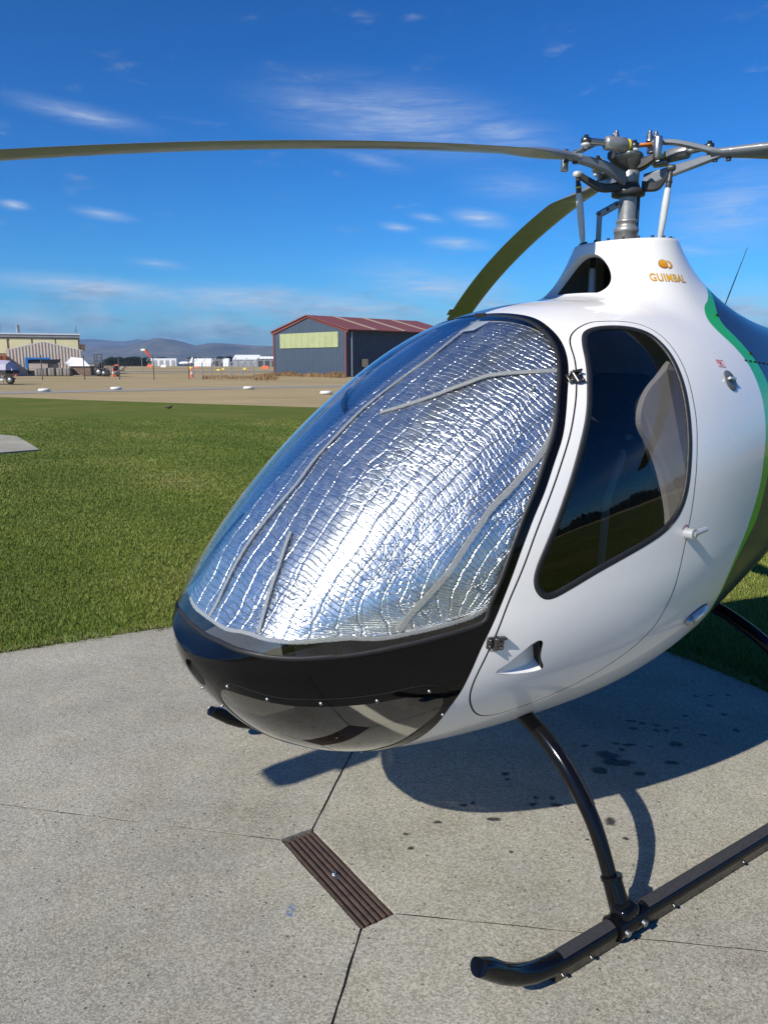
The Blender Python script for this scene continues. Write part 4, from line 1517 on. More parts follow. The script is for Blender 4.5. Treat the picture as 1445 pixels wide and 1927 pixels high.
# thick lip of the intake and of the top rim
V = np.vstack([hX, hX - hN * 0.004 + (hX.mean(0) - hX) * 0.02, hX - hN * 0.028])
nh = len(hole)
link_mesh('intake_lip', mesh_arrays('intake_lip', V, [(k * nh + i, k * nh + (i + 1) % nh, (k + 1) * nh + (i + 1) % nh, (k + 1) * nh + i) for k in range(2) for i in range(nh)], True), 'white_paint', fair)
rt = np.linspace(0, 2 * math.pi, 96, endpoint=False)
r0 = pyl(rt, np.zeros(96))
V = np.vstack([r0, r0 * [0.985, 0.985, 1] + [0, 0, 0.003], r0 * [0.955, 0.955, 1] + [0, 0, 0.002], r0 * [0.95, 0.95, 1] - [0, 0, 0.05]])
link_mesh('fairing_rim', mesh_arrays('fairing_rim', V, [(k * 96 + i, k * 96 + (i + 1) % 96, (k + 1) * 96 + (i + 1) % 96, (k + 1) * 96 + i) for k in range(3) for i in range(96)], True), 'white_paint', fair)
MB().lathe([(0.184, 0.0), (0.05, 0.004)], (0, 0, 2.035), 40).build('fairing_top_plate', 'hub_dark', fair)
for k in range(20):
    a = 2 * math.pi * k / 20
    MB().cyl((0.172 * math.cos(a), 0.172 * math.sin(a), 2.035 - 0.0086 * math.cos(a)), (0.172 * math.cos(a), 0.172 * math.sin(a), 2.066 - 0.0086 * math.cos(a)), 0.0055, seg=8).build('rim_bolt', 'hub_dark', fair)
t = NT('mesh_screen')
vz = t.node('ShaderNodeTexVoronoi')
vz.inputs['Scale'].default_value = 190.0
t.link(t.coord(), vz.inputs['Vector'])
t.color(t.mix(t.rng(vz.outputs['Distance'], 0.25, 0.45), (0.008, 0.008, 0.008), (0.11, 0.11, 0.105)))
t.rough(0.6)
# inside of the intake: rear screen and control rods
V, Fc = [], []
for i in range(13):
    a = math.pi * 0.45 + i * math.pi * 1.1 / 12
    for z in (1.74, 2.03):
        V.append((-0.075 + 0.10 * math.cos(a), 0.15 * math.sin(a), z))
for i in range(12):
    Fc.append((2 * i, 2 * i + 2, 2 * i + 3, 2 * i + 1))
link_mesh('intake_screen', mesh_arrays('intake_screen', V, Fc, True), 'mesh_screen', fair)
MB().lathe([(0.30, 0), (0.0, 0)], (0, 0, 1.81), 32).build('intake_floor', 'hub_dark', fair)
for (x, y) in ((0.09, 0.075), (0.10, -0.07)):
    rod = MB().cyl((x, y, 1.80), (x - .005, y - .004, 1.965), 0.014)
    rod.build('control_rod', 'link_white', fair)
    MB().cyl((x - .005, y - .004, 1.965), (x - .006, y - .004, 2.03), 0.009).build('rod_end', 'hub_dark', fair)
MB().bbox((0.06, 0.11, 1.975), (0.03, 0.07, 0.045), 0.012).build('bell_crank', 'hub_grey', fair)


# --- lettering and emblem on the fairing
def wrap(pts, th0, z0, o):
    """Flat artwork (x along the fairing, y up) onto the fairing."""
    out = []
    for x, y in pts:
        z = z0 + y * 0.93
        s_ = z_to_s(th0, z)
        for _ in range(2):
            P = pyl(np.array(th0), np.array(s_))
            rho = math.hypot(P[0], P[1])
            tt = th0 + x / rho
            s_ = z_to_s(tt, z)
        out.append(pyl(np.array(tt), np.array(s_)) + pyl_n(np.array(tt), np.array(s_)) * o)
    return np.array(out)


def text_mesh(body, size, grow=0.0):
    cu = bpy.data.curves.new('txt', 'FONT')
    cu.body = body
    cu.size = size
    cu.align_x = 'CENTER'
    cu.align_y = 'CENTER'
    cu.offset = grow
    cu.space_character = 1.12
    ob = bpy.data.objects.new('txt', cu)
    C.objects.link(ob)
    dg = bpy.context.evaluated_depsgraph_get()
    me = bpy.data.meshes.new_from_object(ob.evaluated_get(dg))
    bpy.data.objects.remove(ob)
    return me


TH_L = R_(77.5)
for nm, grow, o, mat in (('lettering_outline', 0.0013, 0.0010, 'logo_dark'), ('lettering', 0.0006, 0.0018, 'logo_orange')):
    me = text_mesh('GUIMBAL', 0.042, grow)
    P = np.array([v.co[:2] for v in me.vertices])
    W = wrap(P * [0.86, 1.0], TH_L, 1.904, o)
    for v, w in zip(me.vertices, W):
        v.co = w
    me.materials.clear()
    link_mesh(nm, me, mat, fair)
# emblem: a slanted dome cut by a narrow gap, with a crescent to its right
em1 = [(-0.030, -0.001)] + [(-0.030 + 0.040 * (1 - math.cos(a)) * 0.5 * 1.0, 0.017 * math.sin(a) + 0.002) for a in np.linspace(0.15, math.pi * 0.78, 12)] + [(0.008, -0.013)] + [(-0.030 + 0.040 * (1 - math.cos(a)) * 0.5, -0.013 * math.sin(a)) for a in np.linspace(math.pi * 0.8, 0.2, 8)]
em2o = [(0.004 + 0.026 * math.cos(a), 0.0165 * math.sin(a) + 0.001) for a in np.linspace(1.25, -1.2, 14)]
em2i = [(0.000 + 0.021 * math.cos(a), 0.0130 * math.sin(a) + 0.001) for a in np.linspace(-1.0, 1.05, 12)]
for shp, nm in ((em1, 'emblem'), (em2o + em2i, 'emblem_crescent')):
    for k, (gs_, o, mat) in enumerate(((1.10, 0.0010, 'logo_dark'), (1.0, 0.0018, 'logo_orange'))):
        c_ = np.mean(shp, 0)
        W = wrap((np.array(shp) - c_) * gs_ + c_, TH_L, 1.953, o)
        link_mesh(nm if k else nm + '_outline', mesh_arrays(nm, W, [tuple(range(len(W)))]), mat, fair)


# --- small fittings on the skin
def frame_at(ab):
    """Matrix whose z is the skin normal, x runs aft along the skin."""
    ab = np.array(ab)
    n = Vector(normal(ab))
    p = Vector(surf(ab))
    x = Vector((-1, 0, 0))
    x = (x - n * x.dot(n)).normalized()
    y = n.cross(x)
    M_ = Matrix((x, y, n)).transposed().to_4x4()
    M_.translation = p
    return M_


def put(mb, ab, name, mat, parent, rz=0.0):
    M_ = frame_at(ab) @ Matrix.Rotation(rz, 4, 'Z')
    mb.v = [tuple(M_ @ Vector(v)) for v in mb.v]
    return mb.build(name, mat, parent)


for s in (1, -1):
    # hinges: two leaves and a barrel
    for ab in ((0.3416, 0.3500), (0.3879, -0.0456)):
        q = (ab[0] * s, ab[1])
        h_ = MB().bbox((-0.014, 0, 0.004), (0.022, 0.034, 0.006), 0.002, 1).bbox((0.016, -0.006, 0.004), (0.022, 0.036, 0.006), 0.002, 1)
        h_.cyl((0, -0.020, 0.009), (0, 0.020, 0.009), 0.007, seg=10)
        h_.bbox((0.012, 0.014, 0.010), (0.036, 0.007, 0.016), 0.002, 1)
        for (x, y) in ((-0.016, 0.009), (-0.016, -0.009), (0.018, 0.004), (0.018, -0.016)):
            h_.ball((x, y, 0.008), 0.0048, 8)
        put(h_, q, 'hinge', 'dark_steel', shell)
    # door handle: boss and lever
    q = (0.5599 * s, 0.0634)
    h_ = MB().cyl((0, 0, -0.002), (0, 0, 0.030), 0.0165, seg=20)
    put(h_, q, 'handle_boss', 'silver_paint', shell)
    h_ = MB().tube([(0.0, 0, 0.024), (0.03, 0.004 * s, 0.026), (0.066, 0.008 * s, 0.026)], [0.010, 0.009, 0.008], 12)
    put(h_, q, 'handle_lever', 'silver_paint', shell)
    arc = [(0.026 * math.cos(a), 0.026 * math.sin(a)) for a in np.linspace(1.3, 2.6, 12)] + [(0.022 * math.cos(a), 0.022 * math.sin(a)) for a in np.linspace(2.6, 1.3, 12)]
    put(MB().add([(x, y * s, 0.0012) for x, y in arc], [tuple(range(24))]), q, 'handle_arrow', 'red_mark', shell)
    # position light
    q = (0.5535 * s, -0.2244)
    h_ = MB().ball((0.0, 0, 0.0), 1.0, 20)
    h_.v = [(x * 0.062 + 0.014, y * 0.019, max(-0.004, z * 0.024)) for x, y, z in h_.v]
    put(h_, q, 'position_light', 'silver_paint', shell, R_(10) * s)
    h_ = MB().ball((-0.038, 0, 0.006), 0.0165, 14, (1.25, 1.0, 1.05))
    put(h_, q, 'position_light_lens', 'steel', shell, R_(10) * s)
    h_ = MB().ball((0.0, 0, 0.0), 1.0, 20)
    h_.v = [(x * 0.067 + 0.014, y * 0.023, max(-0.004, z * 0.004)) for x, y, z in h_.v]
    put(h_, q, 'position_light_gasket', 'rubber', shell, R_(10) * s)
# fuel cap on the near side
q = (0.5142, 0.3770)
put(MB().lathe([(0.037, -0.002), (0.037, 0.002), (0.034, 0.004), (0.0, 0.004)], (0, 0, 0), 32), q, 'fuel_cap', 'cap_grey', shell)
put(MB().bbox((-0.004, 0.002, 0.010), (0.046, 0.010, 0.012), 0.003, 2), q, 'fuel_cap_latch', 'silver_paint', shell)
q = (0.4796, 0.4152)
fr4 = MB()
for (cx, cy, sx, sy) in ((0, .0125, .046, .0016), (0, -.0125, .046, .0016), (.022, 0, .0016, .0234), (-.022, 0, .0016, .0234)):
    fr4.box((cx, cy, 0.0012), (sx, sy, 0.0006))
for (cx, cy, sx) in ((-.002, .005, .034), (0.0, 0.0, .020), (0.004, -.005, .024)):
    for k in range(int(sx / .0045)):
        fr4.box((cx - sx / 2 + k * .0045, cy, 0.0012), (.0026, .0028, 0.0006))
put(fr4, q, 'fuel_placard', 'red_mark', shell)
# cowl fasteners along its seam
for k in range(12):
    q = (0.5048 + 0.0068 * k, 0.4446 + 0.0026 * k)
    put(MB().bbox((0, 0, 0.001), (0.016, 0.005, 0.004), 0.001, 1), q, 'cowl_fastener', 'gap_black', aft)
for q in ((0.3608, 0.5737), (0.4970, 0.4732)):
    put(MB().cyl((0, 0, 0), (0, 0, 0.004), 0.006, seg=8), q, 'cowl_screw', 'gap_black', aft)
# whip antenna on the cowl
MB().tube([(-0.60, 0.04, 1.80), (-0.68, 0.04, 1.95), (-0.76, 0.04, 2.10)], [0.003, 0.0022, 0.0012], 8).build('antenna', 'rubber', aft)
MB().lathe([(0.012, -0.02), (0.011, 0.012), (0.004, 0.02), (0.0, 0.02)], (-0.60, 0.04, 1.80), 12).build('antenna_base', 'rubber', aft)
# windscreen top bracket
put(MB().bbox((0, 0, 0.004), (0.010, 0.05, 0.008), 0.002, 1), (0.006, 0.505), 'top_bracket', 'gap_black', wsc)

# --- tail boom and fin
tb, Fc = [], []
st = [(-2.38, 1.30, 0.118, 0.19), (-2.8, 1.36, 0.10, 0.14), (-3.4, 1.42, 0.085, 0.11), (-4.0, 1.47, 0.075, 0.10)]
seg = 24
for x, zc, w, h_ in st:
    for k in range(seg):
        a = 2 * math.pi * k / seg
        tb.append((x, w * math.cos(a), zc + h_ * math.sin(a)))
for i in range(len(st) - 1):
    for k in range(seg):
        a, b = i * seg + k, i * seg + (k + 1) % seg
        Fc.append((a, b, b + seg, a + seg))
boom = link_mesh('tail_boom', mesh_arrays('tail_boom', tb, Fc, True), 'navy_paint', heli)
fin_poly = [(-3.75, 1.36), (-4.05, 1.10), (-4.55, 0.98), (-4.62, 1.30), (-4.72, 1.95), (-4.50, 2.05), (-4.25, 1.80), (-3.95, 1.62), (-3.7, 1.54)]
fo = np.array(fin_poly)
fv = [(x, 0.07, z) for x, z in fin_poly] + [(x, -0.07, z) for x, z in fin_poly]
nf = len(fin_poly)
link_mesh('tail_fin', mesh_arrays('tail_fin', fv, [tuple(range(nf)), tuple(range(nf, 2 * nf))[::-1]] + [(i, i + nf, (i + 1) % nf + nf, (i + 1) % nf) for i in range(nf)]), 'white_paint', heli)
rx = Matrix.Rotation(math.pi / 2, 3, 'X')
MB().lathe([(0.30, 0.085), (0.28, 0.0), (0.30, -0.085)], (-4.25, 0, 1.38), 36, rx).build('tail_rotor_duct', 'hub_dark', heli)
for k in range(7):
    a = 2 * math.pi * k / 7
    MB().box((-4.25 + 0.16 * math.cos(a), 0.0, 1.38 + 0.16 * math.sin(a)), (0.25, 0.01, 0.05), Matrix.Rotation(-a, 3, 'Y')).build('tail_rotor_blade', 'hub_grey', heli)

# --- cabin inside
MB().bbox((0.70, 0, 0.545), (0.90, 0.62, 0.03), 0.01).build('cabin_floor', 'cabin_dark', heli)
blk = []
ub = math.sqrt((XN - 0.19) / LT)
prof = [pol(ub, a) for a in range(0, 360, 8)]
bx_ = surf(np.array(prof))
bx_ = bx_ * [1, 0.965, 1] - [0, 0, 0.0]
bx_[:, 2] = 1.08 + (np.minimum(bx_[:, 2], 1.80) - 1.08) * 0.965
link_mesh('cabin_bulkhead', mesh_arrays('cabin_bulkhead', bx_, [tuple(range(len(bx_)))]), 'trim_grey', heli)
for y in (0.235, -0.235):
    seat = MB().bbox((0.62, y, 0.70), (0.50, 0.40, 0.16), 0.05, 3).build('seat', 'seat_black', heli)
    rt_ = Matrix.Rotation(R_(-14), 3, 'Y')
    MB().bbox((0.36, y, 1.05), (0.13, 0.40, 0.62), 0.05, 3, rt_).build('seat_back', 'seat_black', seat)
    MB().bbox((0.285, y, 1.46), (0.10, 0.26, 0.22), 0.045, 3, rt_).build('head_rest', 'seat_black', seat)
    MB().bbox((0.60, y * .9, 0.60), (0.40, 0.30, 0.10), 0.02, 1).build('seat_base', 'cabin_dark', seat)
    MB().tube([(0.33, y + 0.10, 1.36), (0.445, y + 0.11, 1.15), (0.50, y + 0.14, 0.86), (0.52, y + 0.2, 0.76)], [0.016] * 4, 6, squash=0.3).build('seat_belt', 'trim_grey', seat)
MB().bbox((1.30, 0, 0.86), (0.22, 0.36, 0.42), 0.05, 3).build('instrument_pedestal', 'cabin_dark', heli)
for y in (0.20, 0.38, -0.20, -0.38):
    MB().bbox((1.36, y, 0.70), (0.03, 0.09, 0.13), 0.012, 2, Matrix.Rotation(R_(25), 3, 'Y')).build('pedal', 'hub_grey', heli)
    MB().cyl((1.36, y, 0.66), (1.16, y, 0.58), 0.009).build('pedal_arm', 'dark_steel', heli)
MB().tube([(0.78, 0.29, 0.5), (0.86, 0.29, 0.72), (0.84, 0.29, 0.93), (0.80, 0.27, 1.02)], 0.014, 10).build('control_stick', 'hub_dark', heli)
# grey pillar lining behind each seat, seen through the door window
for s in (1, -1):
    pl = [(0.35, 1.60), (0.429, 1.545), (0.465, 1.486), (0.471, 1.411), (0.433, 1.345), (0.396, 1.286), (0.356, 1.198), (0.328, 1.109), (0.323, 1.05), (0.33, 0.90), (0.20, 0.88), (0.17, 1.2), (0.18, 1.5), (0.24, 1.61)]
    pl = crom(pl, True, 5)
    V = []
    for x, z in pl:
        uu_ = math.sqrt((XN - x) / LT)
        lim = float(f_w(uu_)) * max(0.05, 1 - (abs(z - float(f_zc(uu_))) / float(f_zt(uu_) - f_zc(uu_))) ** NTOP) ** (1 / NTOP) - 0.035
        V.append((x + 0.25 * max(0, 0.42 - x), s * min(lim, 0.50 + (0.42 - x) * 0.30), z))
    V2_ = [(x, y - s * 0.02, z) for x, y, z in V]
    n = len(pl)
    link_mesh('pillar_lining', mesh_arrays('pillar_lining', V + V2_, [tuple(range(n)), tuple(range(n, 2 * n))[::-1]] + [(i, i + n, (i + 1) % n + n, (i + 1) % n) for i in range(n)]), 'trim_grey', heli)

# --- landing gear
for s in (1, -1):
    Y = 0.85 * s
    path = [(-1.15, Y, 0.045), (-0.5, Y, 0.045), (0.2, Y, 0.045), (0.9, Y, 0.045), (1.13, Y, 0.045), (1.19, Y, 0.049), (1.25, Y, 0.061), (1.305, Y, 0.083), (1.355, Y, 0.113), (1.40, Y, 0.148), (1.43, Y, 0.172)]
    tb_ = MB().tube(path, 0.027, 20, caps=True)
    # cut the tip level
    n_ = len(tb_.v)
    tb_.v = [(x, y, min(z, 0.176)) if x > 1.36 else (x, y, z) for x, y, z in tb_.v]
    skid = tb_.build('skid', 'skid_black', heli)

    def strip(x0, x1, nm='grip_strip'):
        V, Fc = [], []
        for x in (x0, x1):
            for k in range(7):
                a = R_(48 + k * 14)
                V.append((x, Y + 0.0285 * math.cos(a), 0.045 + 0.0285 * math.sin(a)))
        for k in range(6):
            Fc.append((k, k + 1, k + 8, k + 7))
        link_mesh(nm, mesh_arrays(nm, V, Fc, True), 'grip_grey', skid)
    strip(1.15, 0.945)
    strip(0.80, -0.20)
    for x in (1.16, 1.05, 0.69, 0.33):
        MB().cyl((x, Y + s * 0.022, 0.030), (x, Y + s * 0.0285, 0.026), 0.0042, seg=8).build('skid_bolt', 'dark_steel', skid)
    MB().box((0.45, Y, 0.012), (1.45, 0.03, 0.022)).build('skid_shoe', 'dark_steel', skid)
    for x, Z in ((0.88, 0), (-0.34, 1)):
        MB().cyl((x - 0.055, Y, 0.045), (x + 0.055, Y, 0.045), 0.036, seg=20).bbox((x, Y - s * 0.004, 0.075), (0.075, 0.06, 0.05), 0.015, 2).build('skid_clamp', 'skid_black', skid)
        MB().cyl((x, Y - s * .012, 0.055), (x, Y - s * 0.056, 0.150), 0.031, 0.028, seg=18).tube([(x, Y - s * 0.054, 0.146), (x, Y - s * 0.058, 0.155)], 0.0315, 18).build('strut_sleeve', 'skid_black', skid)
        for dx in (-0.036, 0.036):
            MB().cyl((x + dx, Y + s * 0.026, 0.048), (x + dx, Y + s * 0.044, 0.046), 0.0095, seg=12).build('clamp_bolt', 'steel', skid)
ctp = [(0.0, 0.56), (0.28, 0.545), (0.434, 0.500), (0.528, 0.458), (0.600, 0.411), (0.666, 0.348), (0.717, 0.287), (0.761, 0.209), (0.795, 0.135), (0.835, 0.07)]
for x, k in ((0.88, 1.0), (-0.34, 1.12)):
    ys = [(-y, z) for y, z in ctp[::-1][:-1]] + ctp
    pa = crom(np.array(ys), False, 4)
    rr = [0.0215 + 0.005 * min(1, max(0, (z - .2) / .25)) for y, z in pa]
    ct = MB().tube([(x, y, 0.05 + (z - 0.05) * k) for y, z in pa], rr, 18).build('cross_tube', 'skid_black', heli)
    for s in (1, -1):
        seg_ = [(y, z) for y, z in pa if s * y > 0.50 and s * y < 0.70]
        V, Fc = [], []
        for (y, z) in seg_:
            for j in range(5):
                a = R_(-150 + j * 18) if s > 0 else R_(-150 + j * 18)
                rr_ = 0.0268
                # pad wrapped on the aft-upper flank of the tube
                V.append((x - rr_ * math.cos(R_(10 + j * 20)), y + s * rr_ * math.sin(R_(10 + j * 20)) * 0.75, 0.05 + (z - 0.05) * k + rr_ * math.sin(R_(10 + j * 20)) * 0.66))
        for i in range(len(seg_) - 1):
            for j in range(4):
                Fc.append((i * 5 + j, i * 5 + j + 1, (i + 1) * 5 + j + 1, (i + 1) * 5 + j))
        if x > 0:
            link_mesh('chafe_pad', mesh_arrays('chafe_pad', V, Fc, True), 'grip_grey', ct)

# --- rotor: mast, hub, blades.  Hub frame: r to the right of the photograph, a away from it
E1, E2 = Vector((-0.6316, 0.7753, 0)), Vector((-0.7753, -0.6316, 0))


def hb_(r, a, z):
    return E1 * r + E2 * a + Vector((0, 0, z))


mast = MB().cyl((0, 0, 2.0), (0, 0, 2.25), 0.034, seg=28).build('mast', 'hub_grey', heli)
MB().lathe([(0.044, 2.03), (0.044, 2.095), (0.047, 2.098), (0.047, 2.112), (0.040, 2.118), (0.036, 2.13), (0.040, 2.134), (0.040, 2.142), (0.035, 2.146)], (0, 0, 0), 32).build('mast_collar', 'hub_grey', mast)
MB().tube([hb_(0.037, 0.005, 2.08), hb_(0.038, 0.005, 2.235)], 0.007, 10).build('mast_conduit', 'hub_dark', mast)
hub = MB().lathe([(0.034, 2.225), (0.062, 2.232), (0.063, 2.252), (0.044, 2.258), (0.036, 2.28), (0.034, 2.31), (0.042, 2.335), (0.048, 2.345), (0.048, 2.375), (0.042, 2.385), (0.02, 2.388), (0.0, 2.388)], (0, 0, 0), 36).build('rotor_hub', 'hub_dark', heli)
MB().lathe([(0.030, 2.255), (0.037, 2.26), (0.037, 2.33), (0.030, 2.335)], (0, 0, 0), 28).build('hub_sleeve', 'hub_grey', hub)
MB().lathe([(0.0, 2.425), (0.011, 2.425), (0.0115, 2.41), (0.018, 2.409), (0.019, 2.385)], tuple(hb_(-.009, 0, 0)), 16).build('hub_top_nut', 'steel', hub)

BL = [(-1.2, (2.352, -0.050, -0.034), 0), (118.8, (2.362, -0.030, -0.030), 1), (-119.7, (2.345, 0.008, -0.032), 2)]
ROOT = 0.46
for ang, droop, bi3 in BL:
    ca, sa = math.cos(R_(ang)), math.sin(R_(ang))
    q_ = Vector((ca, sa, 0))
    t_ = Vector((-sa, ca, 0))

    def bp(q, tt, z):
        return q_ * q + t_ * tt + Vector((0, 0, z))

    def bz(q):
        return droop[0] + droop[1] * q + droop[2] * q * q
    # airfoil blade
    st = np.concatenate([np.linspace(0.285, 0.74, 13), np.linspace(0.9, 3.45, 26), [3.55, 3.59, 3.6]])
    V, Fc = [], []
    NA = 26
    for q in st:
        grow = min(1, max(0, (q - 0.30) / 0.34))
        grow = grow * grow * (3 - 2 * grow)
        ch = 0.052 + (0.182 - 0.052) * grow
        if q > 3.56:
            ch *= 1 - 0.25 * ((q - 3.56) / 0.04) ** 2
        thick = (0.62 * (1 - grow) + 0.125 * grow)
        pitch = R_(9.0) * (1 - 0.75 * (q - 0.285) / 3.3)
        for k in range(NA):
            b = 2 * math.pi * k / NA
            xx = 0.5 * (1 + math.cos(b))
            yt = 5 * thick * (0.2969 * math.sqrt(xx) - 0.126 * xx - 0.3516 * xx ** 2 + 0.2843 * xx ** 3 - 0.1015 * xx ** 4)
            yt = yt * grow + (0.5 * thick * math.sqrt(max(0, 1 - (2 * xx - 1) ** 2))) * (1 - grow)
            yy = yt if math.sin(b) >= 0 else -yt * 0.8
            # leading edge towards starboard of the blade (rotor turns clockwise seen from above)
            cx = (xx - 0.28 * grow - 0.5 * (1 - grow)) * ch
            zz = yy * ch
            V.append(bp(q, cx * math.cos(pitch) + zz * math.sin(pitch) * 0.0, bz(q) + zz - cx * math.sin(pitch)))
    for i in range(len(st) - 1):
        for k in range(NA):
            a, b = i * NA + k, i * NA + (k + 1) % NA
            Fc.append((a, b, b + NA, a + NA))
    Fc.append(tuple(range(NA)))
    Fc.append(tuple(range((len(st) - 1) * NA, len(st) * NA)))
    bl = link_mesh('rotor_blade', mesh_arrays('rotor_blade', V, Fc, True), 'blade_grey', heli)
    tab = MB().box((0, 0, 0), (0.16, 0.035, 0.002))
    tab.v = [tuple(bp(3.33 + x, 0.138 + y, bz(3.33 + x) - 0.004 + z)) for x, y, z in tab.v]
    tab.build('trim_tab', 'blade_grey', bl)
    # Y fork: upper and lower strap meet at the blade root
    def bar(p0, p1, p2, wd, hd, name, mat, par):
        m = MB()
        pa = crom(np.array([p0, p1, p2]), False, 6)
        V, Fc = [], []
        for i, p in enumerate(pa):
            f_ = i / (len(pa) - 1)
            w_ = wd[0] + (wd[1] - wd[0]) * f_
            h_ = hd[0] + (hd[1] - hd[0]) * f_
            for (sx, sz) in ((-1, -.7), (-.7, -1), (.7, -1), (1, -.7), (1, .7), (.7, 1), (-.7, 1), (-1, .7)):
                V.append(bp(p[0], p[1] + sx * w_ / 2, p[2] + sz * h_ / 2))
        for i in range(len(pa) - 1):
            for k in range(8):
                a, b = i * 8 + k, i * 8 + (k + 1) % 8
                Fc.append((a, b, b + 8, a + 8))
        Fc += [tuple(range(8))[::-1], tuple(range(len(V) - 8, len(V)))]
        m.add(V, Fc)
        return m.build(name, mat, par)
    bar((0.075, -0.012, 2.412), (0.16, -0.012, 2.402), (0.315, 0.0, bz(0.315) + 0.003), (0.034, 0.044), (0.013, 0.020), 'upper_strap', 'blade_grey', bl)
    bar((0.050, 0.022, 2.285), (0.16, 0.022, 2.312), (0.315, 0.004, bz(0.315) - 0.004), (0.014, 0.034), (0.050, 0.022), 'lower_strap', 'blade_grey', bl)
    # hub arm carrying the straps
    bar((0.0, 0.0, 2.335), (0.055, 0.0, 2.345), (0.100, -0.006, 2.368), (0.050, 0.036), (0.050, 0.026), 'hub_arm', 'hub_dark', hub)
    MB().cyl(bp(0.078, -0.012, 2.375), bp(0.078, -0.012, 2.405), 0.017).build('strap_bush', 'hub_grey', hub)
    for (dq, dt) in ((0.070, -0.022), (0.088, 0.004)):
        m = MB()
        c_ = bp(dq, dt, 0)
        m.lathe([(0.0135, 2.414), (0.0135, 2.420), (0.011, 2.422), (0.011, 2.438), (0.008, 2.440), (0.0075, 2.450), (0.005, 2.453), (0.0, 2.453)], tuple(c_), 12)
        m.build('strap_nut', 'steel', hub)
    for dq in (0.30, 0.345):
        m = MB().cyl(bp(dq, 0.006, bz(dq) - 0.022), bp(dq, 0.006, bz(dq) + 0.020), 0.0065, seg=8).cyl(bp(dq, 0.006, bz(dq) - 0.026), bp(dq, 0.006, bz(dq) - 0.016), 0.010, seg=6)
        m.build('root_bolt', 'hub_dark', bl)
    # lag damper: eye, rod, body, yellow ring, eye
    A, B = bp(0.275, 0.030, 2.384), bp(0.092, 0.094, 2.378)
    dmp = MB().tube([A.lerp(B, .38), A.lerp(B, .40), A.lerp(B, .42), A.lerp(B, .80), A.lerp(B, .82), A.lerp(B, .84)], [0.016, 0.022, 0.0245, 0.0245, 0.021, 0.014], 20).build('lag_damper', 'hub_grey', hub)
    MB().tube([A.lerp(B, .08), A.lerp(B, .40)], 0.0115, 12).build('damper_rod', 'steel', dmp)
    MB().tube([A.lerp(B, .845), A.lerp(B, .87)], 0.0215, 18).build('damper_ring', 'yellow', dmp)
    MB().tube([A.lerp(B, .87), A.lerp(B, .98)], 0.013, 12).build('damper_end', 'steel', dmp)
    for P_ in (A, B):
        m = MB().lathe([(0.0, 0.019), (0.008, 0.019), (0.0085, 0.010), (0.016, 0.009), (0.0175, 0.0), (0.016, -0.008), (0.0, -0.009)], tuple(P_), 16)
        m.build('damper_eye', 'dark_steel', dmp)
        MB().lathe([(0.014, -0.009), (0.0165, -0.011), (0.0165, -0.017), (0.009, -0.019), (0.007, -0.026), (0.0, -0.026)], tuple(P_), 16).build('eye_washer', 'link_white', dmp)
    MB().bbox(tuple(bp(0.10, 0.075, 2.352)), (0.06, 0.06, 0.012), 0.004, 1, Matrix.Rotation(R_(ang), 3, 'Z')).build('damper_lug', 'hub_grey', hub)
    # droop stop weight
    if bi3 == 0:
        wq, wt, wz0, wz1, wr = 0.300, -0.045, 2.292, 2.345, 0.0135
    else:
        wq, wt, wz0, wz1, wr = 0.105, -0.050, 2.345, 2.420, 0.0155
    MB().lathe([(0.0, wz1), (wr * .9, wz1), (wr, wz1 - .003), (wr, wz0 + .003), (wr * .9, wz0), (0.0, wz0)], tuple(bp(wq, wt, 0)), 18).build('droop_weight', 'steel', hub)
    # pitch horn and pitch link
    e0 = bp(0.200, -0.075, 2.300) if bi3 == 0 else bp(0.160, -0.070, 2.302)
    e1 = bp(0.165, -0.062, 2.035) if bi3 == 0 else bp(0.132, -0.060, 2.035)
    hq = (0.200, -0.075) if bi3 == 0 else (0.160, -0.070)
    bar((hq[0], hq[1], 2.300), (0.115, -0.028, 2.254), (0.050, 0.0, 2.262), (0.018, 0.034), (0.020, 0.036), 'pitch_horn', 'hub_dark', hub)
    MB().bbox(tuple(e0), (0.032, 0.026, 0.022), 0.008, 2, Matrix.Rotation(R_(ang), 3, 'Z')).build('horn_lug', 'link_white' if bi3 == 0 else 'hub_dark', hub)
    pl_ = MB().tube([e0.lerp(e1, f_) for f_ in (0.24, 0.28, 0.45, 0.65, 0.85, 0.92)], [0.0085, 0.0115, 0.0130, 0.0125, 0.0105, 0.0075], 14).build('pitch_link', 'link_white', heli)
    MB().tube([e0.lerp(e1, 0.04), e0.lerp(e1, 0.13), e0.lerp(e1, 0.14), e0.lerp(e1, 0.25)], [0.008, 0.009, 0.0105, 0.0105], 12).build('link_end', 'hub_dark', pl_)
    MB().tube([e0.lerp(e1, 0.165), e0.lerp(e1, 0.185)], 0.0125, 12).build('link_band', 'yellow' if bi3 == 0 else 'hub_dark', pl_)
    MB().tube([e0.lerp(e1, 0.91), e0.lerp(e1, 1.0)], 0.007, 10).build('link_foot', 'hub_dark', pl_)
MB().bbox(tuple(hb_(0.052, -0.05, 2.399)), (0.045, 0.03, 0.010), 0.003, 1, Matrix.Rotation(R_(130), 3, 'Z')).build('hub_shim', 'orange_mark', hub)
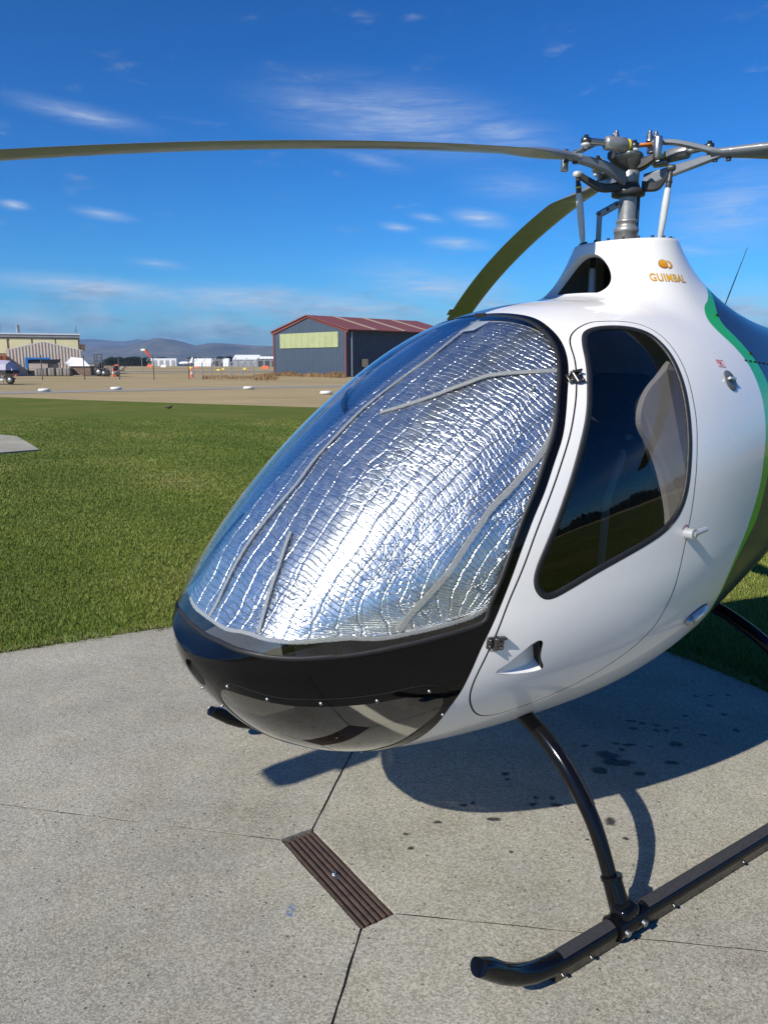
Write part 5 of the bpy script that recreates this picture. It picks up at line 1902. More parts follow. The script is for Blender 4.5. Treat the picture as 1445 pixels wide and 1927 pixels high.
# scissor link on the mast
sA, sB, sC = hb_(-0.040, -0.030, 2.197), hb_(-0.102, -0.035, 2.165), hb_(-0.101, -0.030, 2.04)
dirs = (sB - sA).normalized()
up_ = Vector((0, 0, 1))
sv = Matrix((dirs, E2, dirs.cross(E2))).transposed()
sl_ = MB().bbox(tuple((sA + sB) / 2), ((sB - sA).length + 0.022, 0.014, 0.026), 0.006, 2, sv).build('scissor_link', 'hub_grey', mast)
for f_ in (0.0, 0.52, 1.0):
    p = sA.lerp(sB, f_)
    MB().cyl(p - E2 * 0.009, p + E2 * 0.009, 0.0062, seg=12).build('scissor_pin', 'hub_dark', mast)
MB().bbox(tuple((sB + sC) / 2 + Vector((0, 0, 0.004))), (0.020, 0.016, (sB - sC).length), 0.004, 2, Matrix.Rotation(R_(130), 3, 'Z')).build('scissor_arm', 'hub_grey', mast)

# ================================================================ SUNSHADE behind the windscreen
shade = empty('sunshade', HELI_LOC, HELI_RZ)
tag(shade, 'crinkled silver foil sunshade fitted behind the curved windscreen', 'sunshade')
bd = [(max(0.0, p_[0]), p_[1]) for p_ in BORDER[:-1]]
bd = np.array(bd + [(0.0, 0.1212)] + [(-x_, y_) for x_, y_ in bd[::-1][:-1]])
bu = np.hypot(bd[:, 0], bd[:, 1])
bd = bd * np.where(bd[:, 1] > 0.38, np.minimum(1.0, 0.500 / bu), 1.0)[:, None]
bd = smooth_loop(resample(crom(bd, True, 8), 0.012), 2)


def radial(phi):
    """Inner and outer chart radius of the sheet at polar angle phi."""
    d = np.array([math.cos(phi), math.sin(phi)])
    A, B = bd, np.roll(bd, -1, 0)
    den = (B - A)[:, 0] * d[1] - (B - A)[:, 1] * d[0]
    num = A[:, 1] * d[0] - A[:, 0] * d[1]
    with np.errstate(divide='ignore', invalid='ignore'):
        s = num / den
        r = (A + (B - A) * s[:, None]) @ d
    ok = (s >= 0) & (s < 1) & (r > 0)
    rr = np.sort(r[ok])
    return (rr[0], rr[-1]) if len(rr) >= 2 else None


NPH, NUU = 330, 380
phis = np.radians(np.concatenate([np.linspace(2.6, 90, NPH * 2 // 3), np.linspace(90, 177.4, NPH // 3)[1:]]))
rows = []
for ph in phis:
    r = radial(ph)
    rows.append(r)
ok = [i for i, r in enumerate(rows) if r is not None]
phis = phis[ok]
lo = np.array([rows[i][0] for i in ok])
hi = np.array([rows[i][1] for i in ok])
kk = hi > lo + 0.004
phis, lo, hi = phis[kk], lo[kk], hi[kk]
vv = np.linspace(0, 1, NUU)
UU = lo[:, None] + (hi - lo)[:, None] * vv[None, :]
AB = np.stack([UU * np.cos(phis)[:, None], UU * np.sin(phis)[:, None]], -1)
Xs, Ns = surf(AB), normal(AB)


def fbm(x, y, seed, octs=4):
    r_ = np.random.default_rng(seed)
    out = np.zeros_like(x)
    a = 1.0
    f = 1.0
    for _ in range(octs):
        for _k in range(3):
            th_ = r_.uniform(0, 2 * np.pi)
            out += a / 3 * np.sin((x * math.cos(th_) + y * math.sin(th_)) * f * 6.28 + r_.uniform(0, 6.28))
        a *= 0.5
        f *= 2.1
    return out


# metric coordinates on the sheet: across (girth) and along
gx = np.cumsum(np.r_[np.zeros((1, NUU)), np.linalg.norm(np.diff(Xs, axis=0), axis=-1)], axis=0)
gx -= gx[np.abs(phis - math.pi / 2).argmin()][None, :]
gy = np.cumsum(np.c_[np.zeros(len(phis)), np.linalg.norm(np.diff(Xs, axis=1), axis=-1)], axis=1)
wx = gx + 0.02 * fbm(gx * 1.2, gy * 1.2, 3)
wy = gy + 0.02 * fbm(gx * 1.5, gy * 1.5, 5) - 0.10 * gx
depth = 0.021 + 0.0075 * fbm(gx * 1.1, gy * 0.8, 11, 2) + 0.0018 * fbm(gx * 4.0, gy * 2.5, 13, 2)
edge_f = np.clip(np.minimum(vv, 1 - vv) * 12, 0, 1)[None, :]
# crumple: sharp cross wrinkles, lengthwise seams, random dents
wr = np.abs(np.sin(math.pi * wy / 0.034 + 0.8 * fbm(gx * 3, gy * 3, 21))) ** 0.7
se = np.exp(-((np.mod(wx + 0.5 * 0.082, 0.082) - 0.041) / 0.0035) ** 2)
amp = 0.0004 * (0.55 + 0.6 * np.clip(fbm(gx * 2.0, gy * 2.0, 31, 3) + 0.4, 0, 1.4))
micro_ = fbm(gx * 9, gy * 9, 41, 4)
depth = depth - (wr * amp * 0.25) + se * 0.0005 + 0.00030 * micro_
depth = 0.010 + (depth - 0.010) * (0.35 + 0.65 * edge_f)
Vs = Xs - Ns * depth[..., None]
npn = len(phis)
idx = np.arange(npn * NUU).reshape(npn, NUU)
q0_, q1_, q2_, q3_ = idx[:-1, :-1].ravel(), idx[1:, :-1].ravel(), idx[1:, 1:].ravel(), idx[:-1, 1:].ravel()
T = np.concatenate([np.stack([q0_, q1_, q2_], 1), np.stack([q0_, q2_, q3_], 1)])
me = tri_mesh('foil_sheet', Vs.reshape(-1, 3), T)
me.polygons.foreach_set('use_smooth', np.ones(len(me.polygons), bool))
uvl = me.uv_layers.new(name='UVMap')
uvs = np.stack([wx.ravel(), (gy - 0.10 * gx).ravel()], 1)
li = np.empty(len(me.loops), np.int32)
me.loops.foreach_get('vertex_index', li)
uvl.data.foreach_set('uv', uvs[li].astype(np.float32).ravel())
foil = link_mesh('foil_sheet', me, 'foil', shade)


def on_foil(phi_deg, v):
    """Point and normal of the sheet at polar angle and fraction along it."""
    ph = math.radians(phi_deg)
    i = int(np.clip(np.abs(phis - ph).argmin(), 1, npn - 2))
    j = int(np.clip(round(v * (NUU - 1)), 1, NUU - 2))
    return Vs[i, j], Ns[i, j]


def ab_to_foil(a, b):
    u, ph = math.hypot(a, b), math.atan2(b, a)
    l_, h_ = np.interp(ph, phis, lo), np.interp(ph, phis, hi)
    return math.degrees(ph), (u - l_) / (h_ - l_)


def tape(name, pts, width, o=0.003):
    """Fabric binding tape following chart points on the sheet."""
    P = crom(np.array(pts), False, 14)
    base = []
    for a, b in P:
        f_, v_ = ab_to_foil(a, b)
        p, n = on_foil(f_, min(max(v_, 0.0), 1.0))
        base.append((surf(np.array([a, b])) - normal(np.array([a, b])) * 0.016, normal(np.array([a, b]))))
    X = np.array([b_[0] for b_ in base])
    N_ = np.array([b_[1] for b_ in base])
    T_ = np.gradient(X, axis=0)
    T_ /= np.linalg.norm(T_, axis=1, keepdims=True)
    W_ = np.cross(N_, T_)
    X = X + N_ * o
    jit = rng.normal(0, 0.0007, (len(X), 1))
    width *= 0.82
    rows_ = [X + W_ * (-width / 2) - N_ * 0.0035, X + W_ * (-width / 2 + .0004) + W_ * jit, X + W_ * (-width / 2 + .003) + N_ * 0.0006, X + W_ * (width / 2 - .003) + N_ * 0.0006, X + W_ * (width / 2 - .0004) + W_ * jit, X + W_ * (width / 2) - N_ * 0.0035]
    n = len(X)
    V = np.vstack(rows_)
    Fc = [(k * n + i, k * n + i + 1, (k + 1) * n + i + 1, (k + 1) * n + i) for k in range(5) for i in range(n - 1)]
    return link_mesh(name, mesh_arrays(name, V, Fc, False), 'tape_grey', shade)


tape('centre_seam', TAPE_C, 0.017)
tape('cross_seam', TAPE_U, 0.020)
tape('cross_seam', [(-a, b) for a, b in TAPE_U], 0.020)
tape('short_seam', TAPE_S, 0.016)
tape('short_seam', [(-a, b) for a, b in TAPE_S], 0.016)
tape('side_seam', TAPE_R, 0.022)
tape('side_seam', [(-a, b) for a, b in TAPE_R], 0.022)
tape('edge_binding', [tuple(p) for p in np.vstack([bd, bd[:1]])[::2]], 0.014, 0.002)
for s in (1, -1):
    for a, b in GROM:
        q = np.array([a * s, b])
        n_ = Vector(normal(q))
        MB().lathe([(0.006, 0.004), (0.008, 0.007), (0.012, 0.007), (0.0145, 0.003), (0.0145, -0.004)], Vector(off(q, -0.012)), 20, n_.to_track_quat('Z', 'Y').to_matrix()).build('suction_cup', 'lens_glass', shade)
        MB().lathe([(0.0, 0.010), (0.005, 0.010), (0.006, 0.0), (0.006, -0.004)], Vector(off(q, -0.012)), 12, n_.to_track_quat('Z', 'Y').to_matrix()).build('cup_button', 'hub_grey', shade)
me_p = [(0.0148, 0.4778), (0.0598, 0.4775), (0.0616, 0.4960), (0.0108, 0.4984)]
V = [off(np.array(p), -0.012) for p in me_p]
link_mesh('white_label', mesh_arrays('white_label', V, [(0, 1, 2, 3)]), 'link_white', shade)

# ================================================================ BACKGROUND
simple('hangar_blue', (0.055, 0.080, 0.115), 0.55, 0, 0.06, 1.2)
simple('hangar_red', (0.205, 0.062, 0.048), 0.55, 0, 0.08, 0.8)
simple('skylight', (0.36, 0.40, 0.20), 0.5, 0, 0.10, 0.9)
simple('roof_strip', (0.42, 0.33, 0.24), 0.5, 0, 0.1, 1.0)
simple('galv', (0.36, 0.37, 0.38), 0.4, 0.5, 0.1, 3)
simple('shed_beige', (0.56, 0.48, 0.40), 0.6, 0, 0.06, 1.5)
simple('cream_wall', (0.80, 0.73, 0.42), 0.7, 0, 0.05, 0.8)
simple('pillar_tan', (0.44, 0.34, 0.24), 0.7, 0, 0.05, 1.0)
simple('roof_grey', (0.30, 0.31, 0.32), 0.5, 0, 0.1, 1.0)
simple('white_trim', (0.75, 0.77, 0.78), 0.5, 0, 0.05, 1.0)
simple('container_rust', (0.33, 0.105, 0.045), 0.7, 0, 0.2, 1.3)
simple('cover_mauve', (0.40, 0.38, 0.48), 0.6, 0, 0.12, 2.0)
simple('cover_dark', (0.03, 0.03, 0.035), 0.7, 0, 0.2, 2.0)
simple('tyre_black', (0.02, 0.02, 0.02), 0.8, 0, 0.2, 8)
simple('painted_white', (0.70, 0.70, 0.68), 0.6, 0, 0.10, 5)
simple('blue_frame', (0.03, 0.20, 0.55), 0.5, 0, 0.05, 3)
simple('tarp_black', (0.03, 0.032, 0.035), 0.5, 0, 0.3, 2.5)
simple('canvas_white', (0.74, 0.76, 0.78), 0.7, 0, 0.05, 2)
simple('bale_grey', (0.22, 0.20, 0.18), 0.85, 0, 0.2, 3)
simple('wood_brown', (0.16, 0.11, 0.08), 0.8, 0, 0.2, 3)
simple('post_dark', (0.09, 0.085, 0.075), 0.8, 0, 0.15, 8)
simple('cone_orange', (0.75, 0.11, 0.03), 0.6, 0, 0.08, 5)
simple('machine_dark', (0.05, 0.052, 0.055), 0.6, 0, 0.3, 3)
simple('marker_yellow', (0.75, 0.55, 0.06), 0.6, 0, 0.08, 3)
simple('pine_dark', (0.018, 0.032, 0.018), 0.9, 0, 0.35, 0.6)
simple('bark', (0.09, 0.065, 0.045), 0.9, 0, 0.2, 4)
simple('bird_black', (0.012, 0.012, 0.012), 0.6)
simple('bird_beak', (0.5, 0.3, 0.05), 0.6)
simple('far_shed_grey', (0.20, 0.21, 0.22), 0.6, 0, 0.1, 0.2)


def V2d(p):
    return Vector((p[0], p[1]))


def wall_frame(a, b):
    """Origin and unit direction of a wall base line."""
    d = (V2d(b) - V2d(a))
    return V2d(a), d.normalized(), d.length


def corrugated(name, a, b, zfun, mat, parent, pitch=0.3, depth=0.06, z0=-0.05, out=1, holes=None):
    """Ribbed wall sheet from a to b; zfun gives the top height along it."""
    o, d, L_ = wall_frame(a, b)
    n = Vector((d.y, -d.x)) * out
    V, Fc = [], []
    prof = [(0.0, 0), (0.55, 0), (0.62, 1), (0.93, 1), (1.0, 0)]
    k = 0
    xs = []
    x = 0.0
    while x < L_ - 1e-6:
        for f_, h_ in prof[:-1]:
            if x + f_ * pitch < L_:
                xs.append((x + f_ * pitch, h_))
        x += pitch
    xs.append((L_, 0))
    for (s_, h_) in xs:
        p = o + d * s_ + n * (h_ * depth)
        V.append((p.x, p.y, z0))
        V.append((p.x, p.y, zfun(s_ / L_)))
    for i in range(len(xs) - 1):
        Fc.append((2 * i, 2 * i + 2, 2 * i + 3, 2 * i + 1))
    return link_mesh(name, mesh_arrays(name, V, Fc), mat, parent)


def quad_slab(name, P, thick, mat, parent):
    """Flat panel of four corners given a real thickness along its normal."""
    P = [Vector(p) for p in P]
    n = (P[1] - P[0]).cross(P[2] - P[0]).normalized() * thick
    V = P + [p + n for p in P]
    k = len(P)
    return link_mesh(name, mesh_arrays(name, V, [tuple(range(k))[::-1], tuple(range(k, 2 * k))] + [(i, (i + 1) % k, (i + 1) % k + k, i + k) for i in range(k)]), mat, parent)


# --- blue hangar with red roof
h0 = at(650.7, 640, 101.0)
A = V2d((h0.x, 101.0))
gd = Vector((-0.697, 0.717))          # along the gable, away to the left
ld = Vector((0.717, 0.697))           # along the long wall, away to the right
GW, GL_, EV, RG = 15.4, 21.0, 6.0, 7.9
hang = empty('hangar', (0, 0, 0))
tag(hang, 'dark blue metal hangar with red roof and pale skylight panel', 'hangar')
B = A + gd * GW
Cc = A + ld * GL_
corrugated('gable_wall', tuple(B), tuple(A), lambda s_: EV + (RG - EV) * (1 - abs(2 * s_ - 1)), 'hangar_blue', hang, 0.62, 0.05)
corrugated('side_wall', tuple(A), tuple(Cc), lambda s_: EV - 0.05, 'hangar_blue', hang, 0.40, 0.07)
corrugated('rear_gable', tuple(Cc), tuple(Cc + gd * GW), lambda s_: EV + (RG - EV) * (1 - abs(2 * s_ - 1)), 'hangar_blue', hang, 0.8, 0.05)
corrugated('far_wall', tuple(Cc + gd * GW), tuple(B), lambda s_: EV, 'hangar_blue', hang, 0.8, 0.05)
ov = 0.35
RA = A + gd * GW / 2


def p3(p, z):
    return (p.x, p.y, z)


gdo, ldo = gd * ov, ld * ov
sl = (RG - EV) / (GW / 2)
quad_slab('roof_near', [p3(A - gd * 0.9 - ldo, EV - 0.9 * sl + .05), p3(Cc - gd * 0.9 + ldo, EV - 0.9 * sl + .05), p3(Cc + gd * GW / 2 + ldo, RG + .05), p3(RA - ldo, RG + .05)], 0.12, 'hangar_red', hang)
quad_slab('roof_far', [p3(RA - ldo, RG + .05), p3(Cc + gd * GW / 2 + ldo, RG + .05), p3(Cc + gd * (GW + ov) + ldo, EV - ov * sl + .05), p3(B + gdo - ldo, EV - ov * sl + .05)], 0.12, 'hangar_red', hang)
for f_ in (0.20, 0.46, 0.72):
    q = A + ld * GL_ * f_
    w = ld * 0.75
    quad_slab('roof_light', [p3(q - gd * 0.86, EV - 0.86 * sl + .21), p3(q + w - gd * 0.86, EV - 0.86 * sl + .21), p3(q + w + gd * GW / 2 * .98, RG + .17), p3(q + gd * GW / 2 * .98, RG + .17)], 0.03, 'roof_strip', hang)
gn = Vector((gd.y, -gd.x))
if gn.dot(Vector((0, -1))) < 0:
    gn = -gn
def gpt(s_, z, o_=0.10):
    q = A + gd * GW * s_ + gn * o_
    return p3(q, z)
npan = 10
for i in range(npan):
    s0, s1 = 0.09 + 0.81 * i / npan, 0.09 + 0.81 * (i + 1) / npan - 0.002
    f0, f1 = i / npan, (i + 1) / npan
    quad_slab('skylight_panel', [gpt(s1, 3.75), gpt(s0, 3.75), gpt(s0, 5.72), gpt(s1, 5.72)], 0.03, 'skylight', hang)
for P_, nm in ((A, 'corner_trim'), (B, 'corner_trim')):
    MB().box((P_.x - .03, P_.y - .08, EV / 2), (0.20, 0.22, EV)).build(nm, 'hangar_red', hang)
for (P0, P1) in ((A, RA), (B, RA)):
    z0, z1 = EV, RG
    q0, q1 = P0 + gn * 0.12 - (gd * .5 if P0 is A else -gd * .3), P1 + gn * 0.12
    quad_slab('barge_board', [p3(q0, z0 - .32 - .1), p3(q1, z1 - .22), p3(q1, z1 + .16), p3(q0, z0 + .02 - .05)], 0.06, 'hangar_red', hang)
dp = A + ld * 0.9 - gd * 0.12
MB().cyl(p3(dp, 0), p3(dp, EV - .3), 0.13, seg=8).build('downpipe', 'galv', hang)
mb_ = A + ld * 3.0 - gd * 0.35
MB().box(p3(mb_, 1.75), (0.8, 0.5, 1.0)).build('meter_box', 'post_dark', hang)
MB().cyl(p3(mb_, 0), p3(mb_, 1.3), 0.12, seg=8).build('meter_post', 'galv', hang)

# --- cream building, beige shed and the yard in front of it (all facing the camera side, square to the sight line)
SD = Vector((-0.39, 0.92)).normalized()      # depth direction of this group
FD = Vector((0.92, 0.39)).normalized()       # direction of their fronts


def on_front(u, uR, YR):
    """Ground point of pixel column u on the front line through (uR, YR)."""
    r0 = at(uR, 690, YR)
    k = (u - 722.5) / FPX / math.cos(PITCH)
    # x = k*y ; (x - r0.x) * FD.y = (y - YR) * FD.x
    y = (r0.x * FD.y - YR * FD.x) / (k * FD.y - FD.x)
    return Vector((k * y, y))


def face_box(name, p0, p1, z0, z1, dep, mat, parent, fwd=0.0):
    """Box with its front from p0 to p1 and depth along SD, standing fwd metres before the line."""
    q = [p0 - SD * fwd, p1 - SD * fwd, p1 + SD * (dep - fwd), p0 + SD * (dep - fwd)]
    return MB().prism([tuple(v) for v in q], z0, z1).build(name, mat, parent)


cb = empty('cream_building', (0, 0, 0))
tag(cb, 'long cream panelled building with grey roof edge behind the beige shed', 'building')
CF = lambda u: on_front(u, 174, 130.0)
zt_ = at(174, 636, 130.0).z
face_box('wall', CF(-300), CF(174), 0, zt_, 12, 'pillar_tan', cb)
face_box('roof_edge', CF(-300), CF(174.6), zt_, zt_ + .42, 12.4, 'roof_grey', cb, .3)
face_box('roof', CF(-300), CF(174.8), zt_ + .43, zt_ + .62, 12.4, 'white_trim', cb, .4)
for e0_ in (-260, -215, -170, -126, -83, -40, 3.5, 47.5, 90, 131.5):
    z0, z1 = at(174, 665.5, 130).z, at(174, 638.0, 130).z
    face_box('wall_panel', CF(e0_), CF(e0_ + 39), z0, z1, .1, 'cream_wall', cb, .11)
    face_box('lower_panel', CF(e0_), CF(e0_ + 39), 0.1, z0 - .5, .1, 'shed_beige', cb, .11)
for (u, w_, h_) in ((62.5, .20, 2.6), (65.3, .14, 2.4), (29.5, .07, 2.2), (31.5, .06, 2.3)):
    q = CF(u) + SD * 2
    MB().cyl((q.x, q.y, zt_), (q.x, q.y, zt_ + .6 + h_ * .55), w_, seg=10).build('flue', 'galv', cb)
q = CF(169) + SD
mm = MB().cyl((q.x, q.y, zt_), (q.x, q.y, zt_ + 1.9), 0.04, seg=6).cyl((q.x - .3, q.y, zt_ + 1.0), (q.x, q.y, zt_ + 1.4), 0.03, seg=6).cyl((q.x + .3, q.y, zt_ + 1.0), (q.x, q.y, zt_ + 1.4), 0.03, seg=6)
mm.build('aerial', 'post_dark', cb)
z0, z1 = at(174, 660, 130).z, at(174, 648, 130).z
face_box('side_hood', CF(175), CF(183), z0, z1, 3, 'wood_brown', cb, 0.0)

sy = 110.0
sh = empty('beige_shed', (0, 0, 0))
tag(sh, 'beige ribbed metal shed with low gable and blue framed opening', 'shed')
SF = lambda u: on_front(u, 175.5, 113.0)
p0, p1 = SF(39.5), SF(175.5)
ez, az = at(175.5, 660.3, 113).z, at(108, 643.8, SF(108).y).z
corrugated('front_wall', tuple(p0), tuple(p1), lambda s_: ez + (az - ez) * (1 - abs(2 * s_ - 1)), 'shed_beige', sh, 0.42, 0.05)
for pp in (p0 + FD * .05, p1 - FD * .15):
    face_box('side_wall', pp, pp + FD * .1, 0, ez, 8, 'shed_beige', sh, -.05)
pm = (p0 + p1) / 2
for (a2, b2, za, zb2) in ((p0 - FD * .2, pm, ez - .02, az + .03), (pm, p1 + FD * .2, az + .03, ez - .02)):
    c2, d2_ = b2 + SD * 8, a2 + SD * 8
    quad_slab('roof', [(a2.x, a2.y, za), (b2.x, b2.y, zb2), (c2.x, c2.y, zb2), (d2_.x, d2_.y, za)], 0.09, 'white_trim', sh)


def px_box(name, u0, u1, v0, v1, Y, dep, mat, parent, bev=None):
    a, b = at(u0, v1, Y), at(u1, v0, Y)
    m = MB()
    if parent is sh:
        return face_box(name, SF(u0), SF(u1), at(u0, v1, SF((u0 + u1) / 2).y).z, at(u0, v0, SF((u0 + u1) / 2).y).z, dep, mat, parent, sy - Y + .15)
    c_, s_ = ((a.x + b.x) / 2, Y + dep / 2, (a.z + b.z) / 2), (b.x - a.x, dep, b.z - a.z)
    (m.bbox(c_, s_, bev, 2) if bev else m.box(c_, s_))
    return m.build(name, mat, parent)


px_box('door_opening', 76.5, 115, 676, 704, sy - .18, .06, 'tarp_black', sh)
px_box('door_lintel', 72.6, 118, 673, 676.3, sy - .34, .2, 'blue_frame', sh)
px_box('door_jamb', 72.6, 77.5, 676.3, 693.5, sy - .34, .2, 'blue_frame', sh)
px_box('door_jamb', 115.2, 118, 676.3, 683, sy - .34, .2, 'blue_frame', sh)
px_box('stored_board', 78.5, 113, 684, 697, sy - .9, .3, 'shed_beige', sh)
tp_ = MB()
pts_ = [(77.5, 676.5), (114.5, 676.0), (113, 680), (108, 684.5), (100, 686.0), (92, 684.0), (84, 684.5), (78, 682.5)]
fr_p = [at(u, v, SF(u).y - 1.0) for u, v in pts_]
n = len(fr_p)
tp_.add(fr_p + [p + Vector((0, .15, 0)) for p in fr_p], [tuple(range(n)), tuple(range(n, 2 * n))[::-1]] + [(i, i + n, (i + 1) % n + n, (i + 1) % n) for i in range(n)])
tp_.build('tarpaulin', 'tarp_black', sh)
# wrapped bales in a row before the shed
for i, (u0, u1) in enumerate(((65.8, 76.4), (77.2, 87.8), (91.0, 102.3), (106.5, 117.6), (119.5, 132.0))):
    a, b = at(u0, 706, sy - 4), at(u1, 692.3, sy - 4)
    h_ = b.z
    m = MB().bbox(((a.x + b.x) / 2, sy - 3.4, h_ / 2), (b.x - a.x, 1.2, h_), 0.16, 3)
    o = m.build('wrapped_bale', 'bale_grey')
    ordn = ('leftmost', 'second from the left', 'middle', 'second from the right', 'rightmost')[i]
    tag(o, 'grey wrapped bale before the beige shed, %s of five' % ordn, 'bale', 'bales before the shed')
    MB().tube([((a.x + b.x) / 2 - .02, sy - 4.02, 0.08), ((a.x + b.x) / 2, sy - 4.03, h_ - .1)], 0.02, 6).build('strap', 'cover_dark', o)
# white canvas canopy
ca = empty('canvas_canopy', (0, 0, 0))
tag(ca, 'white canvas canopy over a brown bin beside the beige shed', 'canopy')
P_ = [at(122.3, 683.5, sy - 3), at(131, 689.0, sy - 3), at(170, 689.0, sy - 3), at(155, 674, sy - 1.5), at(133.6, 672, sy - 1.5)]
n = len(P_)
V = [tuple(p) for p in P_] + [(p.x, p.y + .12, p.z - .02) for p in P_]
link_mesh('canvas', mesh_arrays('canvas', V, [tuple(range(n)), tuple(range(n, 2 * n))[::-1]] + [(i, i + n, (i + 1) % n + n, (i + 1) % n) for i in range(n)]), 'canvas_white', ca)
px_box('bin', 133, 170.5, 689, 706, sy - 2.8, 1.8, 'wood_brown', ca)
# rust red container
co = empty('shipping_container', (0, 0, 0))
tag(co, 'rust orange corrugated shipping container left of the beige shed', 'container')
KF = lambda u: on_front(u, 38.8, 107.0)
cz = at(20, 670, 106).z
corrugated('front_side', tuple(KF(-60)), tuple(KF(32)), lambda s_: cz, 'container_rust', co, 0.42, 0.10)
face_box('end_frame', KF(32), KF(38.8), 0, cz, 2.4, 'container_rust', co, 0.12)
face_box('top', KF(-60), KF(38.8), cz, cz + .1, 2.5, 'container_rust', co, 0.05)

# --- covered boat on its trailer
by = 64.0
bt = empty('boat_trailer', (0, 0, 0))
tag(bt, 'boat under a mauve cover on a trailer by the left edge', 'boat trailer')


def lofted(name, secs, mat, parent):
    n = len(secs[0])
    V = [p for s_ in secs for p in s_]
    Fc = [(i * n + k, i * n + (k + 1) % n, (i + 1) * n + (k + 1) % n, (i + 1) * n + k) for i in range(len(secs) - 1) for k in range(n)]
    Fc += [tuple(range(n))[::-1], tuple(range((len(secs) - 1) * n, len(secs) * n))]
    return link_mesh(name, mesh_arrays(name, V, Fc), mat, parent)


bxs = [at(u, 700, by).x for u in (-90, -50, -10, 12, 22, 27, 31.5)]
tops = [1.85, 1.95, 1.92, 1.88, 1.84, 1.55, 1.10]
secs = []
for x, tz in zip(bxs, tops):
    w = 0.95 if x < bxs[-2] else 0.6
    secs.append([(x, by - w, 1.10), (x, by + w, 1.10), (x, by + w * .9, 1.10 + (tz - 1.1) * .6), (x, by, tz + .02), (x, by - w * .9, 1.10 + (tz - 1.1) * .6)])
lofted('cover', secs, 'cover_mauve', bt)
secs = []
for x in bxs:
    w = 0.97 if x < bxs[-2] else 0.5
    lowz = 0.88 + 0.05 * math.sin(x * 4)
    secs.append([(x, by - w, lowz), (x, by + w, lowz), (x, by + w, 1.12), (x, by - w, 1.12)])
lofted('cover_skirt', secs, 'cover_dark', bt)
secs = [[(x, by - w, 0.90), (x, by + w, 0.90), (x, by + w * .2, 0.45 + r_), (x, by - w * .2, 0.45 + r_)] for x, w, r_ in ((bxs[0], .85, 0), (bxs[3], .85, 0), (bxs[5], .5, .2))]
lofted('hull', secs, 'shed_beige', bt)
x1_ = at(30, 700, by).x
MB().box(((bxs[0] + x1_) / 2 - 0.3, by - .55, 0.42), (x1_ - bxs[0], 0.10, 0.12)).build('trailer_rail', 'galv', bt)
MB().box(((bxs[0] + x1_) / 2 - 0.3, by + .55, 0.42), (x1_ - bxs[0], 0.10, 0.12)).build('trailer_rail', 'galv', bt)
MB().box((at(4, 700, by).x, by - .9, 0.36), (1.0, 0.04, 0.10)).build('light_board', 'painted_white', bt)
xj = at(13.6, 700, by).x
MB().cyl((xj, by - .8, 0.0), (xj, by - .8, 0.95), 0.05, seg=8).cyl((xj - .45, by - .8, 0.92), (xj, by - .8, 0.5), 0.03, seg=6).cyl((xj + .35, by - .8, 0.92), (xj, by - .8, 0.5), 0.03, seg=6).build('prop_stand', 'galv', bt)
xw = at(27, 700, by).x
wh = MB().lathe([(0.10, -.10), (0.30, -.10), (0.34, -.06), (0.34, .06), (0.30, .10), (0.10, .10)], (xw, by - .75, 0.33), 20, rx).build('wheel', 'tyre_black', bt)
MB().lathe([(0.0, 0.11), (0.17, 0.105), (0.18, 0.08)], (xw, by - .75, 0.33), 16, rx).build('rim', 'galv', wh)

# --- forklift style loader and flat trailer beside the shed
ld_ = empty('loader', (0, 0, 0))
tag(ld_, 'dark wheeled loader with a lifting frame parked right of the beige shed', 'loader')
ly = 104.0
px_box('body', 177, 198, 692, 702.5, ly, 2.0, 'machine_dark', ld_, 0.2)
px_box('cab', 180, 189, 682, 692, ly + .3, 1.4, 'machine_dark', ld_, 0.1)
for u in (178, 182.5, 191):
    q = at(u, 700, ly)
    MB().box((q.x, ly + .4, 1.45), (0.10, 0.1, 2.9)).build('mast_post', 'machine_dark', ld_)
for v in (667, 673, 680):
    a, b = at(178, v, ly), at(191, v, ly)
    MB().box(((a.x + b.x) / 2, ly + .4, a.z), (b.x - a.x, .08, .08)).build('mast_bar', 'machine_dark', ld_)
for u, r in ((187.5, .55), (197, .42)):
    q = at(u, 700, ly)
    w_ = MB().lathe([(r * .4, -.16), (r * .9, -.16), (r, -.08), (r, .08), (r * .9, .16), (r * .4, .16)], (q.x, ly - .15, r), 20, rx).build('wheel', 'tyre_black', ld_)
    MB().lathe([(0.0, .17), (r * .55, .165), (r * .6, .1)], (q.x, ly - .15, r), 16, rx).build('rim', 'galv', w_)
ft_ = empty('flat_trailer', (0, 0, 0))
tag(ft_, 'low flat trailer with a grey load right of the loader', 'trailer')
px_box('deck', 199, 226, 696.5, 698, 103, 2, 'machine_dark', ft_)
px_box('load', 199, 216, 688, 696.4, 103, 1.8, 'wood_brown', ft_, 0.1)
px_box('crate', 206, 213, 691.5, 697, 102.7, .3, 'bale_grey', ft_)
for u in (203, 222):
    q = at(u, 700, 103)
    MB().lathe([(.1, -.12), (.3, -.12), (.33, 0), (.3, .12), (.1, .12)], (q.x, 103, .33), 16, rx).build('wheel', 'tyre_black', ft_)
q0, q1 = at(226, 695.5, 102), at(232, 690, 102)
quad_slab('ramp', [(q0.x, 102, q0.z), (q1.x, 102, q1.z), (q1.x + .1, 103.4, q1.z), (q0.x + .1, 103.4, q0.z)], .06, 'painted_white', ft_)


